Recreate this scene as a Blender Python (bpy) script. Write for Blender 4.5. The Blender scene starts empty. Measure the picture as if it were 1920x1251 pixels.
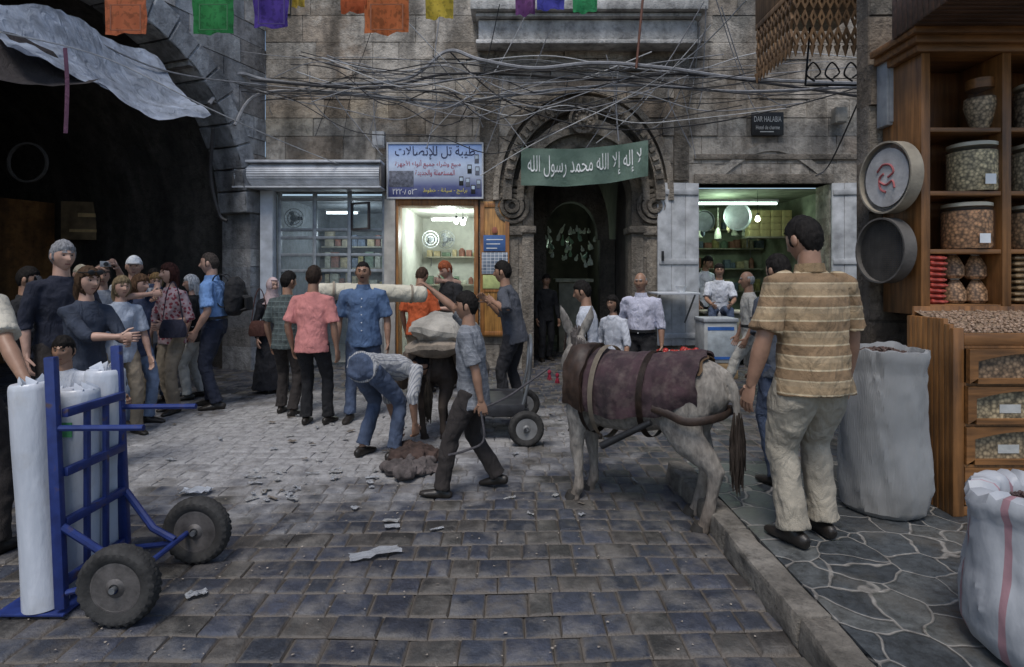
import bpy, bmesh, math, random
from mathutils import Vector, Matrix, noise
random.seed(7)
sc=bpy.context.scene; C=sc.collection
V=Vector; R=math.radians; PI=math.pi; cos=math.cos; sin=math.sin; U=random.uniform
F=1100.0; H=1.55
def at(px,py,Y): return V(((px-960)/F*Y, Y, H-(py-520)/F*Y))
def gp(px,py,z=0):
    Y=(H-z)*F/(py-520); return V(((px-960)/F*Y,Y,z))
# ---------------------------------------------------------------- materials
class NT:
    def __init__(s,name):
        s.m=bpy.data.materials.new(name); s.m.use_nodes=True
        s.n=s.m.node_tree.nodes; s.l=s.m.node_tree.links; s.b=s.n['Principled BSDF']; s._co=None
    def put(s,n,k,v):
        if isinstance(v,bpy.types.NodeSocket): s.l.new(v,n.inputs[k])
        else:
            if isinstance(v,tuple) and len(v)==3 and n.inputs[k].type=='RGBA': v=(*v,1)
            n.inputs[k].default_value=v
    def add(s,t,ins={},**kw):
        n=s.n.new('ShaderNode'+t)
        for k,v in kw.items(): setattr(n,k,v)
        for k,v in ins.items(): s.put(n,k,v)
        return n
    def co(s):
        if not s._co: s._co=s.add('TexCoord').outputs['Object']
        return s._co
    def map(s,sx,sy,sz,loc=(0,0,0)): return s.add('Mapping',{0:s.co(),1:loc,3:(sx,sy,sz)}).outputs[0]
    def noise(s,scale,det=5,vec=None,rough=.55): return s.add('TexNoise',{'Vector':vec or s.co(),'Scale':scale,'Detail':det,'Roughness':rough}).outputs[0]
    def ramp(s,fac,st,interp='LINEAR'):
        n=s.add('ValToRGB',{0:fac}); r=n.color_ramp; r.interpolation=interp
        while len(r.elements)<len(st): r.elements.new(.5)
        for e,(p,c) in zip(r.elements,st):
            e.position=p; e.color=(*c,1) if isinstance(c,tuple) else (c,c,c,1)
        return n.outputs[0]
    def mix(s,f,a,b,mode='MIX'): return s.add('Mix',{0:f,6:a,7:b},data_type='RGBA',blend_type=mode).outputs[2]
    def math(s,op,a,b=0.): return s.add('Math',{0:a,1:b},operation=op).outputs[0]
    def sep(s,v=None): return s.add('SeparateXYZ',{0:v or s.co()}).outputs
    def bump(s,h,st=.3,d=.02): s.put(s.b,'Normal',s.add('Bump',{'Height':h,'Strength':st,'Distance':d}).outputs[0])
    def fin(s,col=None,rough=None,**k):
        if col is not None: s.put(s.b,'Base Color',col)
        if rough is not None: s.put(s.b,'Roughness',rough)
        for a,v in k.items(): s.put(s.b,a.replace('_',' '),v)
        return s.m
MC={}
def mat(col,rough=.7,var=.25,scale=9,bump=.25,bs=45,metal=0,att=False):
    key=(col,rough,var,scale,bump,bs,metal,att)
    if key in MC: return MC[key]
    t=NT('surface'); n=t.noise(scale,6)
    c=t.ramp(n,[(.3,tuple(x*(1-var) for x in col)),(.7,tuple(min(1,x*(1+var)) for x in col))])
    if bump: t.bump(t.noise(bs,4),bump,.01)
    if att: c=t.mix(1.,c,t.add('Attribute',attribute_name='col').outputs[0],'MULTIPLY')
    MC[key]=t.fin(c,rough,Metallic=float(metal)); return MC[key]
def cloth(col,pat=None,var=.18,rough=.9):
    key=('c',col,str(pat),var)
    if key in MC: return MC[key]
    t=NT('fabric'); n=t.noise(5,5); k=t.ramp(n,[(.3,1-var*1.6),(.7,1+var)])
    c=col
    if pat:
        kind=pat[0]; s=t.sep()
        if kind=='st':
            ax,per,stops=pat[1:]
            w=t.math('FRACT',t.math('DIVIDE',t.math('ADD',s[ax],5.),per)); c=t.ramp(w,stops,'CONSTANT')
        elif kind=='pl':
            per,c2,c3=pat[1:]
            w1=t.math('FRACT',t.math('DIVIDE',t.math('ADD',s[2],5.),per)); w2=t.math('FRACT',t.math('DIVIDE',t.math('ADD',s[0],5.),per))
            a=t.ramp(w1,[(0,0),(.6,.8),(.75,0),(.9,.4)],'CONSTANT'); b=t.ramp(w2,[(0,0),(.6,.8),(.75,0),(.9,.4)],'CONSTANT')
            c=t.mix(b,t.mix(a,col,c2),c3)
        elif kind=='fl':
            v=t.add('TexVoronoi',{'Vector':t.co(),'Scale':pat[1]}); c=t.mix(t.ramp(v.outputs[0],[(.35,1),(.45,0)]),col,pat[2])
    c=t.mix(1.,c,k,'MULTIPLY')
    fold=t.add('TexNoise',{'Vector':t.map(1,1,.55),'Scale':9.,'Detail':4.,'Distortion':1.2}).outputs[0]
    h=t.math('ADD',fold,t.math('MULTIPLY',t.noise(220,2),.1))
    t.bump(h,.9,.04); MC[key]=t.fin(c,rough); return MC[key]
def skinm(col):
    if ('s',col) in MC: return MC[('s',col)]
    t=NT('skin'); c=t.ramp(t.noise(11,4),[(.3,tuple(x*.75 for x in col)),(.7,tuple(x*1.1 for x in col))]); t.bump(t.noise(90,3),.1,.004)
    MC[('s',col)]=t.fin(c,.5); return MC[('s',col)]
def hairm(col):
    if ('h',col) in MC: return MC[('h',col)]
    t=NT('hair'); n=t.noise(60,4,t.map(1,1,.25)); c=t.ramp(n,[(.3,tuple(x*.5 for x in col)),(.7,tuple(x*1.5 for x in col))]); t.bump(n,.8,.012)
    MC[('h',col)]=t.fin(c,.75,Specular_IOR_Level=.15); return MC[('h',col)]
def emit(col,st):
    t=NT('lamp_glow'); return t.fin(col,.5,Emission_Color=(*col,1),Emission_Strength=float(st))
def stone(name,c1,c2,dark=.4,sc_=1.,bump=.6,plaster=None):
    t=NT(name); n1=t.noise(.9*sc_,7); n2=t.noise(7*sc_,9,rough=.7); n3=t.noise(1.6,6,t.map(1.6,1.6,.3)); n4=t.noise(38,6); n5=t.noise(2.6*sc_,8,rough=.65)
    c=t.ramp(n1,[(.32,c1),(.68,c2)])
    at_=t.add('Attribute',attribute_name='col').outputs[0]
    c=t.mix(1.,c,at_,'MULTIPLY')
    if plaster:
        n6=t.noise(.75,9,rough=.64); c=t.mix(t.ramp(n6,[(.47,0.),(.54,.85)]),c,plaster)
        n7=t.noise(.5,7); c=t.mix(t.ramp(n7,[(.5,0.),(.62,.55)]),c,(.25,.20,.15))
    c=t.mix(1.,c,t.ramp(n2,[(.3,.42),(.5,.97),(.7,1.2)]),'MULTIPLY'); c=t.mix(1.,c,t.ramp(n3,[(.38,dark),(.58,1.)]),'MULTIPLY')
    c=t.mix(t.ramp(n5,[(.55,0.),(.67,.65)]),c,tuple(x*.35 for x in c1))
    h=t.math('ADD',n2,t.math('ADD',t.math('MULTIPLY',n4,.4),n5)); t.bump(h,bump,.06); return t.fin(c,.92)
def wood(col,ax=2,rough=.45,sc_=1.):
    key=('w',col,ax,rough)
    if key in MC: return MC[key]
    t=NT('wood'); m=[14,14,14]; m[ax]=1.2
    n=t.noise(2.2*sc_,6,t.map(*m)); c=t.ramp(n,[(.3,tuple(x*.45 for x in col)),(.55,col),(.75,tuple(min(1,x*1.35) for x in col))])
    c=t.mix(1.,c,t.ramp(t.noise(2.5,6),[(.3,.5),(.7,1.15)]),'MULTIPLY')
    t.bump(n,.2,.01); MC[key]=t.fin(c,rough); return MC[key]
def glass(al=.2,col=(.75,.8,.8)):
    key=('g',al,col)
    if key in MC: return MC[key]
    t=NT('glass'); MC[key]=t.fin(col,.06,Alpha=al); return MC[key]
def nuts(col,scale=45):
    key=('n',col,scale)
    if key in MC: return MC[key]
    t=NT('nuts'); v=t.add('TexVoronoi',{'Vector':t.co(),'Scale':float(scale)})
    w=t.sep(v.outputs[1]); c=t.mix(1.,t.ramp(w[0],[(0,tuple(x*.6 for x in col)),(1,tuple(min(1,x*1.4) for x in col))]),t.ramp(v.outputs[0],[(.25,1.),(.75,.3)]),'MULTIPLY')
    t.bump(v.outputs[0],-.8,.02); MC[key]=t.fin(c,.6); return MC[key]
# ---------------------------------------------------------------- mesh helpers
def tag(o,label,cat,group=None,kind=None):
    o['label']=label; o['category']=cat
    if group: o['group']=group
    return o
def thing(name,label,cat,loc=(0,0,0),rz=0,group=None):
    o=bpy.data.objects.new(name,None); C.objects.link(o); o.location=loc; o.rotation_euler=(0,0,rz); return tag(o,label,cat,group)
def add(name,bm,ms,parent=None,smooth=True,label=None,cat=None,group=None,kind=None,recalc=True):
    if recalc: bmesh.ops.recalc_face_normals(bm,faces=bm.faces)
    me=bpy.data.meshes.new(name); bm.to_mesh(me); bm.free()
    for m in (ms if isinstance(ms,(list,tuple)) else [ms]): me.materials.append(m)
    if smooth:
        me.polygons.foreach_set('use_smooth',[True]*len(me.polygons))
        try: me.set_sharp_from_angle(angle=R(38))
        except Exception: pass
    o=bpy.data.objects.new(name,me); C.objects.link(o); o.parent=parent
    if label: o['label']=label
    if cat: o['category']=cat
    if group: o['group']=group
    if kind: o['kind']=kind
    return o
def struct(name,bm,ms,**k): return add(name,bm,ms,kind='structure',**k)
def B(): return bmesh.new()
def bx(bm,x0,x1,y0,y1,z0,z1,mi=0,bev=0,M=None):
    vs=[bm.verts.new((x,y,z)) for z in (z0,z1) for (x,y) in ((x0,y0),(x1,y0),(x1,y1),(x0,y1))]
    fs=[bm.faces.new([vs[i] for i in q]) for q in ((3,2,1,0),(4,5,6,7),(0,1,5,4),(1,2,6,5),(2,3,7,6),(3,0,4,7))]
    for f in fs: f.material_index=mi
    if bev:
        es=list({e for f in fs for e in f.edges}); r=bmesh.ops.bevel(bm,geom=es,offset=bev,segments=2,affect='EDGES',profile=.5)
        vs=list({v for f in r['faces'] for v in f.verts}|{v for v in vs if v.is_valid})
        for f in {f for v in vs for f in v.link_faces}: f.material_index=mi
    if M is not None: bmesh.ops.transform(bm,matrix=M,verts=[v for v in vs if v.is_valid])
    return vs
def box(name,x0,x1,y0,y1,z0,z1,m,parent=None,bev=.004,**k):
    bm=B(); bx(bm,x0,x1,y0,y1,z0,z1,0,bev); return add(name,bm,m,parent,**k)
def tube(bm,pts,rad,n=10,xd=None,mi=0):
    pts=[V(p) for p in pts]; N=len(pts); rings=[]; ref=V(xd) if xd is not None else None
    for i,p in enumerate(pts):
        t=(pts[min(i+1,N-1)]-pts[max(i-1,0)]).normalized()
        if ref is None: ref=t.orthogonal()
        a=(ref-t*ref.dot(t)).normalized(); b=t.cross(a)
        if xd is None: ref=a
        r=rad[i] if isinstance(rad,list) else rad
        rx,ry=r if isinstance(r,tuple) else (r,r)
        rings.append([bm.verts.new(p+a*(rx*cos(2*PI*j/n))+b*(ry*sin(2*PI*j/n))) for j in range(n)])
    for i in range(N-1):
        for j in range(n):
            bm.faces.new((rings[i][j],rings[i][(j+1)%n],rings[i+1][(j+1)%n],rings[i+1][j])).material_index=mi
    bm.faces.new(rings[0][::-1]).material_index=mi; bm.faces.new(rings[-1]).material_index=mi
    return rings
def lathe(bm,prof,n=24,M=None,mi=0,closed=False):
    M=M or Matrix.Identity(4); rings=[]
    for r,z in prof: rings.append([bm.verts.new(M@V((r*cos(2*PI*j/n),r*sin(2*PI*j/n),z))) for j in range(n)])
    L=len(rings)
    for i in range(L if closed else L-1):
        for j in range(n):
            bm.faces.new((rings[i][j],rings[i][(j+1)%n],rings[(i+1)%L][(j+1)%n],rings[(i+1)%L][j])).material_index=mi
    if not closed:
        if prof[0][0]>1e-5: bm.faces.new(rings[0][::-1]).material_index=mi
        if prof[-1][0]>1e-5: bm.faces.new(rings[-1]).material_index=mi
    return rings
def cat(pts,k=6):
    pts=[V(p) for p in pts]; out=[]
    for i in range(len(pts)-1):
        p0,p1,p2,p3=pts[max(i-1,0)],pts[i],pts[i+1],pts[min(i+2,len(pts)-1)]
        for j in range(k):
            t=j/k; out.append(.5*((2*p1)+(p2-p0)*t+(2*p0-5*p1+4*p2-p3)*t*t+(3*p1-p0-3*p2+p3)*t**3))
    out.append(pts[-1]); return out
TEX=bpy.data.textures.new('folds','CLOUDS'); TEX.noise_scale=.085; TEX.noise_depth=2
def remesh(bm,vox,smooth=4,disp=0):
    me=bpy.data.meshes.new('t'); bm.to_mesh(me); bm.free(); ob=bpy.data.objects.new('t',me); C.objects.link(ob)
    m=ob.modifiers.new('r','REMESH'); m.mode='VOXEL'; m.voxel_size=vox
    s=ob.modifiers.new('s','SMOOTH'); s.factor=.5; s.iterations=smooth
    if disp:
        d=ob.modifiers.new('d','DISPLACE'); d.texture=TEX; d.strength=disp; d.mid_level=.5; d.texture_coords='LOCAL'
    dg=bpy.context.evaluated_depsgraph_get(); out=bpy.data.meshes.new_from_object(ob.evaluated_get(dg))
    bpy.data.objects.remove(ob); nb=B(); nb.from_mesh(out); bpy.data.meshes.remove(out); return nb
def blob(bm,c,r,n=10,M=None):
    bmesh.ops.create_uvsphere(bm,u_segments=n,v_segments=max(6,n//2+1),radius=1,matrix=Matrix.Translation(V(c))@(M or Matrix.Identity(4))@Matrix.Diagonal((*r,1)))
def text(s,m,parent,loc,rot,w=None,h=None,name='lettering',ex=.003):
    cu=bpy.data.curves.new(name,'FONT'); cu.body=s; cu.size=1; cu.align_x='CENTER'; cu.align_y='CENTER'
    o=bpy.data.objects.new(name,cu); C.objects.link(o); dg=bpy.context.evaluated_depsgraph_get()
    me=bpy.data.meshes.new_from_object(o.evaluated_get(dg)); bpy.data.objects.remove(o)
    xs=[v.co.x for v in me.vertices]; ys=[v.co.y for v in me.vertices]
    cx,cy=(min(xs)+max(xs))/2,(min(ys)+max(ys))/2; sx=w/(max(xs)-min(xs)) if w else None; sy=h/(max(ys)-min(ys)) if h else None
    sx=sx or sy; sy=sy or sx
    me.transform(Matrix.Diagonal((sx,sy,1,1))@Matrix.Translation((-cx,-cy,0)))
    me.materials.clear(); me.materials.append(m); o=bpy.data.objects.new(name,me); C.objects.link(o); o.parent=parent; o.location=loc; o.rotation_euler=rot; return o
AR={}
def _f(ch,c,n): AR[ch]=[c+i for i in range(n)]
for ch,c,n in (('ا',0xFE8D,2),('أ',0xFE83,2),('إ',0xFE87,2),('ب',0xFE8F,4),('ة',0xFE93,2),('ت',0xFE95,4),('ج',0xFE9D,4),('ح',0xFEA1,4),('خ',0xFEA5,4),('د',0xFEA9,2),('ر',0xFEAD,2),('ز',0xFEAF,2),('س',0xFEB1,4),('ش',0xFEB5,4),('ص',0xFEB9,4),('ط',0xFEC1,4),('ع',0xFEC9,4),('ل',0xFEDD,4),('م',0xFEE1,4),('ن',0xFEE5,4),('ه',0xFEE9,4),('و',0xFEED,2),('ي',0xFEF1,4),('ء',0xFE80,1),('1',0xFEFB,2),('2',0xFEF9,2),('3',0xFEF7,2)): _f(ch,c,n)
def ar(s):
    s=s.replace('لا','1').replace('لإ','2').replace('لأ','3'); out=[]
    for i,ch in enumerate(s):
        if ch not in AR: out.append(ch); continue
        f=AR[ch]; pj=i>0 and s[i-1] in AR and len(AR[s[i-1]])==4; nj=i+1<len(s) and s[i+1] in AR and len(AR[s[i+1]])>1 and len(f)==4
        pj=pj and len(f)>1
        out.append(chr(f[3 if pj and nj else 1 if pj else 2 if nj else 0]))
    return ''.join(out[::-1])
FR=(PI/2,0,0)
# ---------------------------------------------------------------- setting: ground
def blockface(bm,cl,x0,x1,z0,z1,rel,depth,inset,g):
    o=[(x0,z0),(x1,z0),(x1,z1),(x0,z1)]; r=U(.1,1)*rel; j=lambda:U(.2,2.0)*inset
    i=[(x0+j(),z0+j()),(x1-j(),z0+j()),(x1-j(),z1-j()),(x0+j(),z1-j())]
    a=[bm.verts.new((x,0,z)) for x,z in o]; b=[bm.verts.new((x,-r-U(0,.008),z)) for x,z in i]; d=[bm.verts.new((x,depth,z)) for x,z in o]
    fs=[bm.faces.new(b)]
    for k in range(4):
        q=(k+1)%4; fs.append(bm.faces.new((a[k],a[q],b[q],b[k]))); fs.append(bm.faces.new((d[k],d[q],a[q],a[k])))
    w=U(.92,1.05)
    for n,f in enumerate(fs):
        c=g if n==0 else g*.85
        for l in f.loops: l[cl]=(c,c*(w*.5+.49),c*w*.98,1)
def blockwall(x0,x1,z0,z1,openf,rh=.33,depth=.45,rel=.016,inset=.007,cuts=()):
    bm=B(); cl=bm.loops.layers.color.new('col'); z=z0
    while z<z1-.02:
        h=rh*U(.75,1.4); nxt=[c for c in (*cuts,z1) if c>z+.01]; c=min(nxt)
        if c-z<h*1.5: h=c-z
        iv=[(x0,x1)]
        for a,b in openf(z,z+h):
            nv=[]
            for p,q in iv:
                if b<=p or a>=q: nv.append((p,q)); continue
                if a>p+.02: nv.append((p,a))
                if b<q-.02: nv.append((b,q))
            iv=nv
        for a,b in iv:
            x=a
            while x<b-1e-4:
                w=U(.32,1.1)
                if b-(x+w)<.25: w=b-x
                blockface(bm,cl,x,x+w,z,z+h,rel*(2.8 if random.random()<.15 else 1),depth,inset,U(.74,1.04)); x+=w
        z+=h
    return bm
bm=B(); bmesh.ops.create_grid(bm,x_segments=40,y_segments=40,size=120,matrix=Matrix.Translation((0,60,-.03)))
struct('ground',bm,mat((.12,.105,.09),.95,.35,6,.5,60))
t=NT('setts'); att=t.add('Attribute',attribute_name='col').outputs[0]; s=t.sep()
n2=t.noise(16,8,rough=.68); n1=t.noise(1.3,6); n5=t.noise(70,4); n6=t.noise(4.5,8,rough=.65)
c=t.mix(1.,att,t.ramp(n2,[(.3,.6),(.5,.98),(.72,1.4)]),'MULTIPLY'); c=t.mix(1.,c,t.ramp(n1,[(.3,.85),(.7,1.15)]),'MULTIPLY')
c=t.mix(t.ramp(n6,[(.46,0.),(.68,.6)]),c,(.22,.20,.175))
dx=t.math('DIVIDE',t.math('ADD',s[0],1.9),2.9); dy=t.math('DIVIDE',t.math('SUBTRACT',s[1],5.9),2.2)
d=t.math('SQRT',t.math('ADD',t.math('MULTIPLY',dx,dx),t.math('MULTIPLY',dy,dy)))
d=t.math('ADD',d,t.math('MULTIPLY',t.math('SUBTRACT',t.noise(2.6,8),.5),1.5))
dust=t.ramp(d,[(.6,.97),(1.3,0.)]); 
dcol=t.ramp(t.noise(11,10,rough=.75),[(.32,(.15,.145,.145)),(.5,(.29,.285,.285)),(.66,(.40,.395,.395))])
grime=t.ramp(t.math('ADD',s[2],t.math('MULTIPLY',t.math('SUBTRACT',n2,.5),.018)),[(0,1.),(.008,0.)])
c=t.mix(grime,c,(.11,.094,.078)); c=t.mix(dust,c,dcol)
edge=t.ramp(t.math('ADD',s[0],t.math('MULTIPLY',n1,.5)),[(1.0,0.),(1.35,.8)]); c=t.mix(edge,c,(.16,.135,.105))
t.bump(t.math('ADD',n2,t.math('ADD',t.math('MULTIPLY',n5,.5),n6)),.6,.02)
M_SETT=t.fin(c,t.ramp(t.math('ADD',t.math('MULTIPLY',n2,.5),dust),[(.15,.5),(.8,.9)]))
bm=B(); cl=bm.loops.layers.color.new('col'); y=1.2
def setcol():
    r=random.random(); g=U(.185,.265)
    return (g*1.02,g*.98,g*.93) if r<.25 else (g*.93,g*.98,g*1.14)
while y<14:
    h=U(.145,.19); x=-9-U(0,.2)
    while x<7:
        w=U(.11,.225)
        if y<4.6 and x>1.24: break
        hh=U(.007,.016); j=lambda a=.015:U(.25,1.)*a
        dist=math.hypot((x+1.9)/2.5,(y-5.9)/2.0)
        if dist<1: hh*=.35+.5*dist
        f=lambda xx:noise.noise(V((xx*.5,y*.4,0)))*.09+noise.noise(V((xx*3,y*3,7)))*.012
        g0,g1=f(x),f(x+w)
        o=[(x,y+g0),(x+w,y+g1),(x+w,y+h+g1),(x,y+h+g0)]
        i=[(o[0][0]+j(),o[0][1]+j()),(o[1][0]-j(),o[1][1]+j()),(o[2][0]-j(),o[2][1]-j()),(o[3][0]+j(),o[3][1]-j())]
        mx,my=x+w/2,y+h/2+(g0+g1)/2
        a=[bm.verts.new((p[0],p[1],-.005)) for p in o]; m_=[bm.verts.new((p[0],p[1],hh*.55)) for p in i]
        b_=[bm.verts.new((p[0]+(mx-p[0])*.20,p[1]+(my-p[1])*.20,hh+U(-.002,.002))) for p in i]
        fs=[bm.faces.new(b_)]
        for k in range(4):
            r=(k+1)%4; fs+= [bm.faces.new((a[k],a[r],m_[r],m_[k])),bm.faces.new((m_[k],m_[r],b_[r],b_[k]))]
        c3=setcol()
        for f_ in fs:
            for l in f_.loops: l[cl]=(*c3,1)
        x+=w+.001
    y+=h+.001
struct('road',bm,M_SETT)
t=NT('crazy_paving'); vv=t.add('Mix',{0:.12,4:t.co(),5:t.add('TexNoise',{'Vector':t.co(),'Scale':4.}).outputs[1]},data_type='VECTOR').outputs[1]
vd=t.add('TexVoronoi',{'Vector':vv,'Scale':5.2},feature='DISTANCE_TO_EDGE'); vc=t.add('TexVoronoi',{'Vector':vv,'Scale':5.2})
n=t.noise(18,8,rough=.68); cc=t.ramp(t.sep(vc.outputs[1])[0],[(0,(.028,.032,.036)),(.5,(.05,.056,.06)),(1,(.085,.088,.085))]); cc=t.mix(1.,cc,t.ramp(n,[(.3,.45),(.7,1.7)]),'MULTIPLY'); cc=t.mix(t.ramp(t.noise(3,7),[(.5,0.),(.7,.5)]),cc,(.11,.098,.08))
f=t.ramp(t.math('ADD',vd.outputs[0],t.math('MULTIPLY',t.math('SUBTRACT',n,.5),.03)),[(.014,1.),(.028,0.)]); cc=t.mix(f,cc,t.ramp(n,[(.3,(.12,.11,.10)),(.7,(.34,.32,.29))])); t.bump(t.math('ADD',t.ramp(vd.outputs[0],[(.0,0.),(.06,1.)]),t.math('MULTIPLY',n,.5)),.5,.02)
M_PAVE=t.fin(cc,t.ramp(n,[(.3,.3),(.7,.65)]))
bm=B(); bx(bm,1.335,6,-1,4.5,-.02,.14); struct('pavement',bm,M_PAVE,smooth=False)
bm=B(); y=-1
cl=bm.loops.layers.color.new('col')
while y<4.5:
    l=min(U(.55,.95),4.5-y); bx(bm,1.19+U(-.012,.012),1.333,y+.004,y+l-.004,-.02,.143+U(-.006,.006),0,.018); y+=l
bmesh.ops.subdivide_edges(bm,edges=[e for e in bm.edges if e.calc_length()>.1],cuts=5,use_grid_fill=True)
for v in bm.verts: v.co+=V((noise.noise(v.co*9),noise.noise(v.co*9+V((3,3,3)))*.3,noise.noise(v.co*9+V((7,1,3)))))*.018
for f in bm.faces:
    for l in f.loops: l[cl]=(1,1,1,1)
struct('kerb',bm,stone('kerb_stone',(.15,.13,.105),(.27,.245,.21),.55,2.5))
# ---------------------------------------------------------------- buildings
M_WALL=stone('old_stone',(.34,.30,.25),(.61,.565,.50),.42,plaster=(.50,.455,.395))
M_WALLB=stone('old_grey_stone',(.34,.345,.355),(.60,.615,.64),.45)
M_CARVE=stone('carved_stone',(.25,.21,.165),(.48,.42,.345),.45,1.8,.8)
M_SHADEST=stone('shadow_stone',(.09,.08,.07),(.18,.16,.14),.5)  # gloom of the market passage put into the vault's stone colour
M_LEDGE=stone('pale_stone',(.42,.41,.39),(.68,.66,.63),.6)
def colall(bm,v=1.):
    cl=bm.loops.layers.color.get('col') or bm.loops.layers.color.new('col')
    for f in bm.faces:
        for l in f.loops: l[cl]=(v,v,v,1)
    return bm
wx=lambda px:(px-960)/110.0
wz=lambda py:H+(520-py)/110.0
bld=thing('stone_building','old stone building of pale blocks with carved arched doorway and three shop openings','building',(0,10,0))
OPN=[(-4.18,-2.16,3.03),(-2.02,-.57,2.87),(.22,2.18,3.95),(3.16,5.41,3.14)]
def openf(a,b): return [(p,q) for p,q,zt in OPN if (a+b)/2<zt]
bm=blockwall(-4.2,7.6,-.03,7.2,openf,cuts=(2.87,3.03,3.14,3.95)); add('wall',bm,M_WALL,bld,smooth=False)
def ogive(hw,h,zs,n=32,cx=1.2):
    return [(cx-hw*cos(PI*i/n),zs+h*(abs(sin(PI*i/n))**.9)) for i in range(n+1)]
def archring(bm,ri,ro,y0,y1):
    vf=[]
    for (a,b) in zip(ri,ro): vf.append([bm.verts.new((a[0],y0,a[1])),bm.verts.new((b[0],y0,b[1])),bm.verts.new((b[0],y1,b[1])),bm.verts.new((a[0],y1,a[1]))])
    for i in range(len(vf)-1):
        p,q=vf[i],vf[i+1]
        for k in range(4): bm.faces.new((p[k],p[(k+1)%4],q[(k+1)%4],q[k]))
    bm.faces.new(vf[0]); bm.faces.new(vf[-1][::-1])
zs=2.85
for hw0,h0,hw1,h1,ya,yb,vv in ((.84,.9,1.0,1.12,-.06,.5,.8),(1.005,1.125,1.12,1.38,-.15,.3,1.05),(1.125,1.385,1.20,1.5,-.04,.3,.65),(1.205,1.505,1.36,1.72,-.22,.3,1.05),(1.365,1.725,1.42,1.80,-.08,.2,.7),(1.425,1.805,1.52,1.92,-.16,.2,1.0)):  # last value tints relief: painted shade on recessed rings, paler on proud ones
    bm=B(); archring(bm,ogive(hw0,h0,zs),ogive(hw1,h1,zs),ya,yb); add('arch_moulding',colall(bm,vv),M_CARVE,bld)
for i in range(2,31):
    a=PI*i/32; p=V((1.2-1.28*cos(a),0,zs+1.62*sin(a)**.9)); bm=B(); bmesh.ops.create_cube(bm,size=1,matrix=Matrix.Translation(p+V((0,-.242,0)))@Matrix.Rotation(a-PI/2,4,'Y')@Matrix.Diagonal((U(.06,.08),.06,U(.09,.13),1))); add('arch_tooth',colall(bm,.95),M_CARVE,bld)
for sx in (-1,1):
    bm=B(); x=1.2+sx*.93
    bx(bm,x-.1,x+.1,-.05,.5,-.02,2.3,0,.01); bx(bm,x-.14,x+.14,-.1,.5,2.3,2.42,0,.02); bx(bm,x-.1,x+.1,-.05,.5,2.42,2.86,0,.02)
    xx=1.2+sx*1.22; bx(bm,xx-.13,xx+.13,-.04,.1,-.02,2.2,0,.01)
    for k,r in enumerate((.26,.17,.09)):
        lathe(bm,[(r-.035,-.02),(r-.03,.05),(r,.06),(r+.035,.05),(r+.045,-.02)],24,Matrix.Translation((xx-sx*.02,-.06-.03*k,2.75))@Matrix.Rotation(PI/2,4,'X'))
    lathe(bm,[(.2,0),(.17,.05),(0,.08)],20,Matrix.Translation((xx-sx*.02,-.05,2.75))@Matrix.Rotation(PI/2,4,'X'))
    bx(bm,xx-.2,xx+.2,-.09,.05,2.26,2.42,0,.02); bx(bm,xx-.26,xx+.26,-.1,.05,3.08,3.2,0,.02)
    add('carved_jamb',colall(bm,.85),M_CARVE,bld)
bm=B(); cx,cz=wx(1090),wz(232)
lathe(bm,[(.25,0),(.24,.10),(.2,.12),(.19,.05),(.06,.07),(.05,.12),(0,.13)],28,Matrix.Translation((cx,-.22,cz))@Matrix.Rotation(PI/2,4,'X'))
for i in range(12):
    a=2*PI*i/12; blob(bm,(cx+.125*cos(a),-.29,cz+.125*sin(a)),(.03,.03,.03),8)
add('rosette',colall(bm,1.),M_CARVE,bld)
bm=B()
for a,b,c_,d_ in ((505,890,310,300),(1300,1640,300,290)): bx(bm,wx(a),wx(b),-.05,.05,wz(c_),wz(d_),0,.01)
bx(bm,wx(900),wx(935),-.07,.05,wz(385),wz(105),0,.01); bx(bm,wx(1262),wx(1290),-.07,.05,wz(340),wz(105),0,.01); bx(bm,wx(936),wx(1261),-.06,.05,wz(135),wz(120),0,.01)
add('string_course',colall(bm,.85),M_CARVE,bld)
bm=B()
archring(bm,[(wx(1355)+ (wx(1535)-wx(1355))*i/16, wz(330)+.42*sin(PI*i/16)) for i in range(17)],[(wx(1340)+(wx(1550)-wx(1340))*i/16, wz(326)+.52*sin(PI*i/16)) for i in range(17)],-.04,.05)
add('relieving_arch',colall(bm,.85),M_WALL,bld)
bm=B()
x0,x1=wx(888),wx(1308)
for a,b,y,zz0,zz1 in ((0,0,-.42,wz(20),7.1),(-.02,.02,-.5,wz(42),wz(21)),(.06,-.06,-.4,wz(50),wz(43)),(.1,-.1,-.3,wz(88),wz(51)),(.06,-.06,-.36,wz(97),wz(89))):
    bx(bm,x0+a,x1+b,y,.05,zz0,zz1-.004,0,.012)
add('cornice',colall(bm,1.),M_LEDGE,bld)
bm=B(); bx(bm,wx(1300),wx(1560),-.06,.4,3.14,3.30,0,.008); add('lintel',colall(bm,.8),M_CARVE,bld)
def room(name,x0,x1,y0,y1,z0,z1,m,mf=None):
    bm=B(); q=[((x0,y0,z0),(x0,y1,z0),(x0,y1,z1),(x0,y0,z1)),((x1,y0,z0),(x1,y0,z1),(x1,y1,z1),(x1,y1,z0)),((x0,y1,z0),(x1,y1,z0),(x1,y1,z1),(x0,y1,z1)),((x0,y0,z1),(x0,y1,z1),(x1,y1,z1),(x1,y0,z1)),((x0,y0,z0),(x1,y0,z0),(x1,y1,z0),(x0,y1,z0))]
    for k,f in enumerate(q): bm.faces.new([bm.verts.new(p) for p in f]).material_index=1 if k==4 else 0
    return add(name,bm,[m,mf or mat((.2,.19,.17))],bld,smooth=False,recalc=False)
room('shop_interior',-4.1,-2.2,.3,3.2,.06,2.98,mat((.26,.28,.30)))
room('shop_interior',-1.98,-.6,.35,3.0,.06,2.85,mat((.55,.55,.5),.8,.12))
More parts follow.
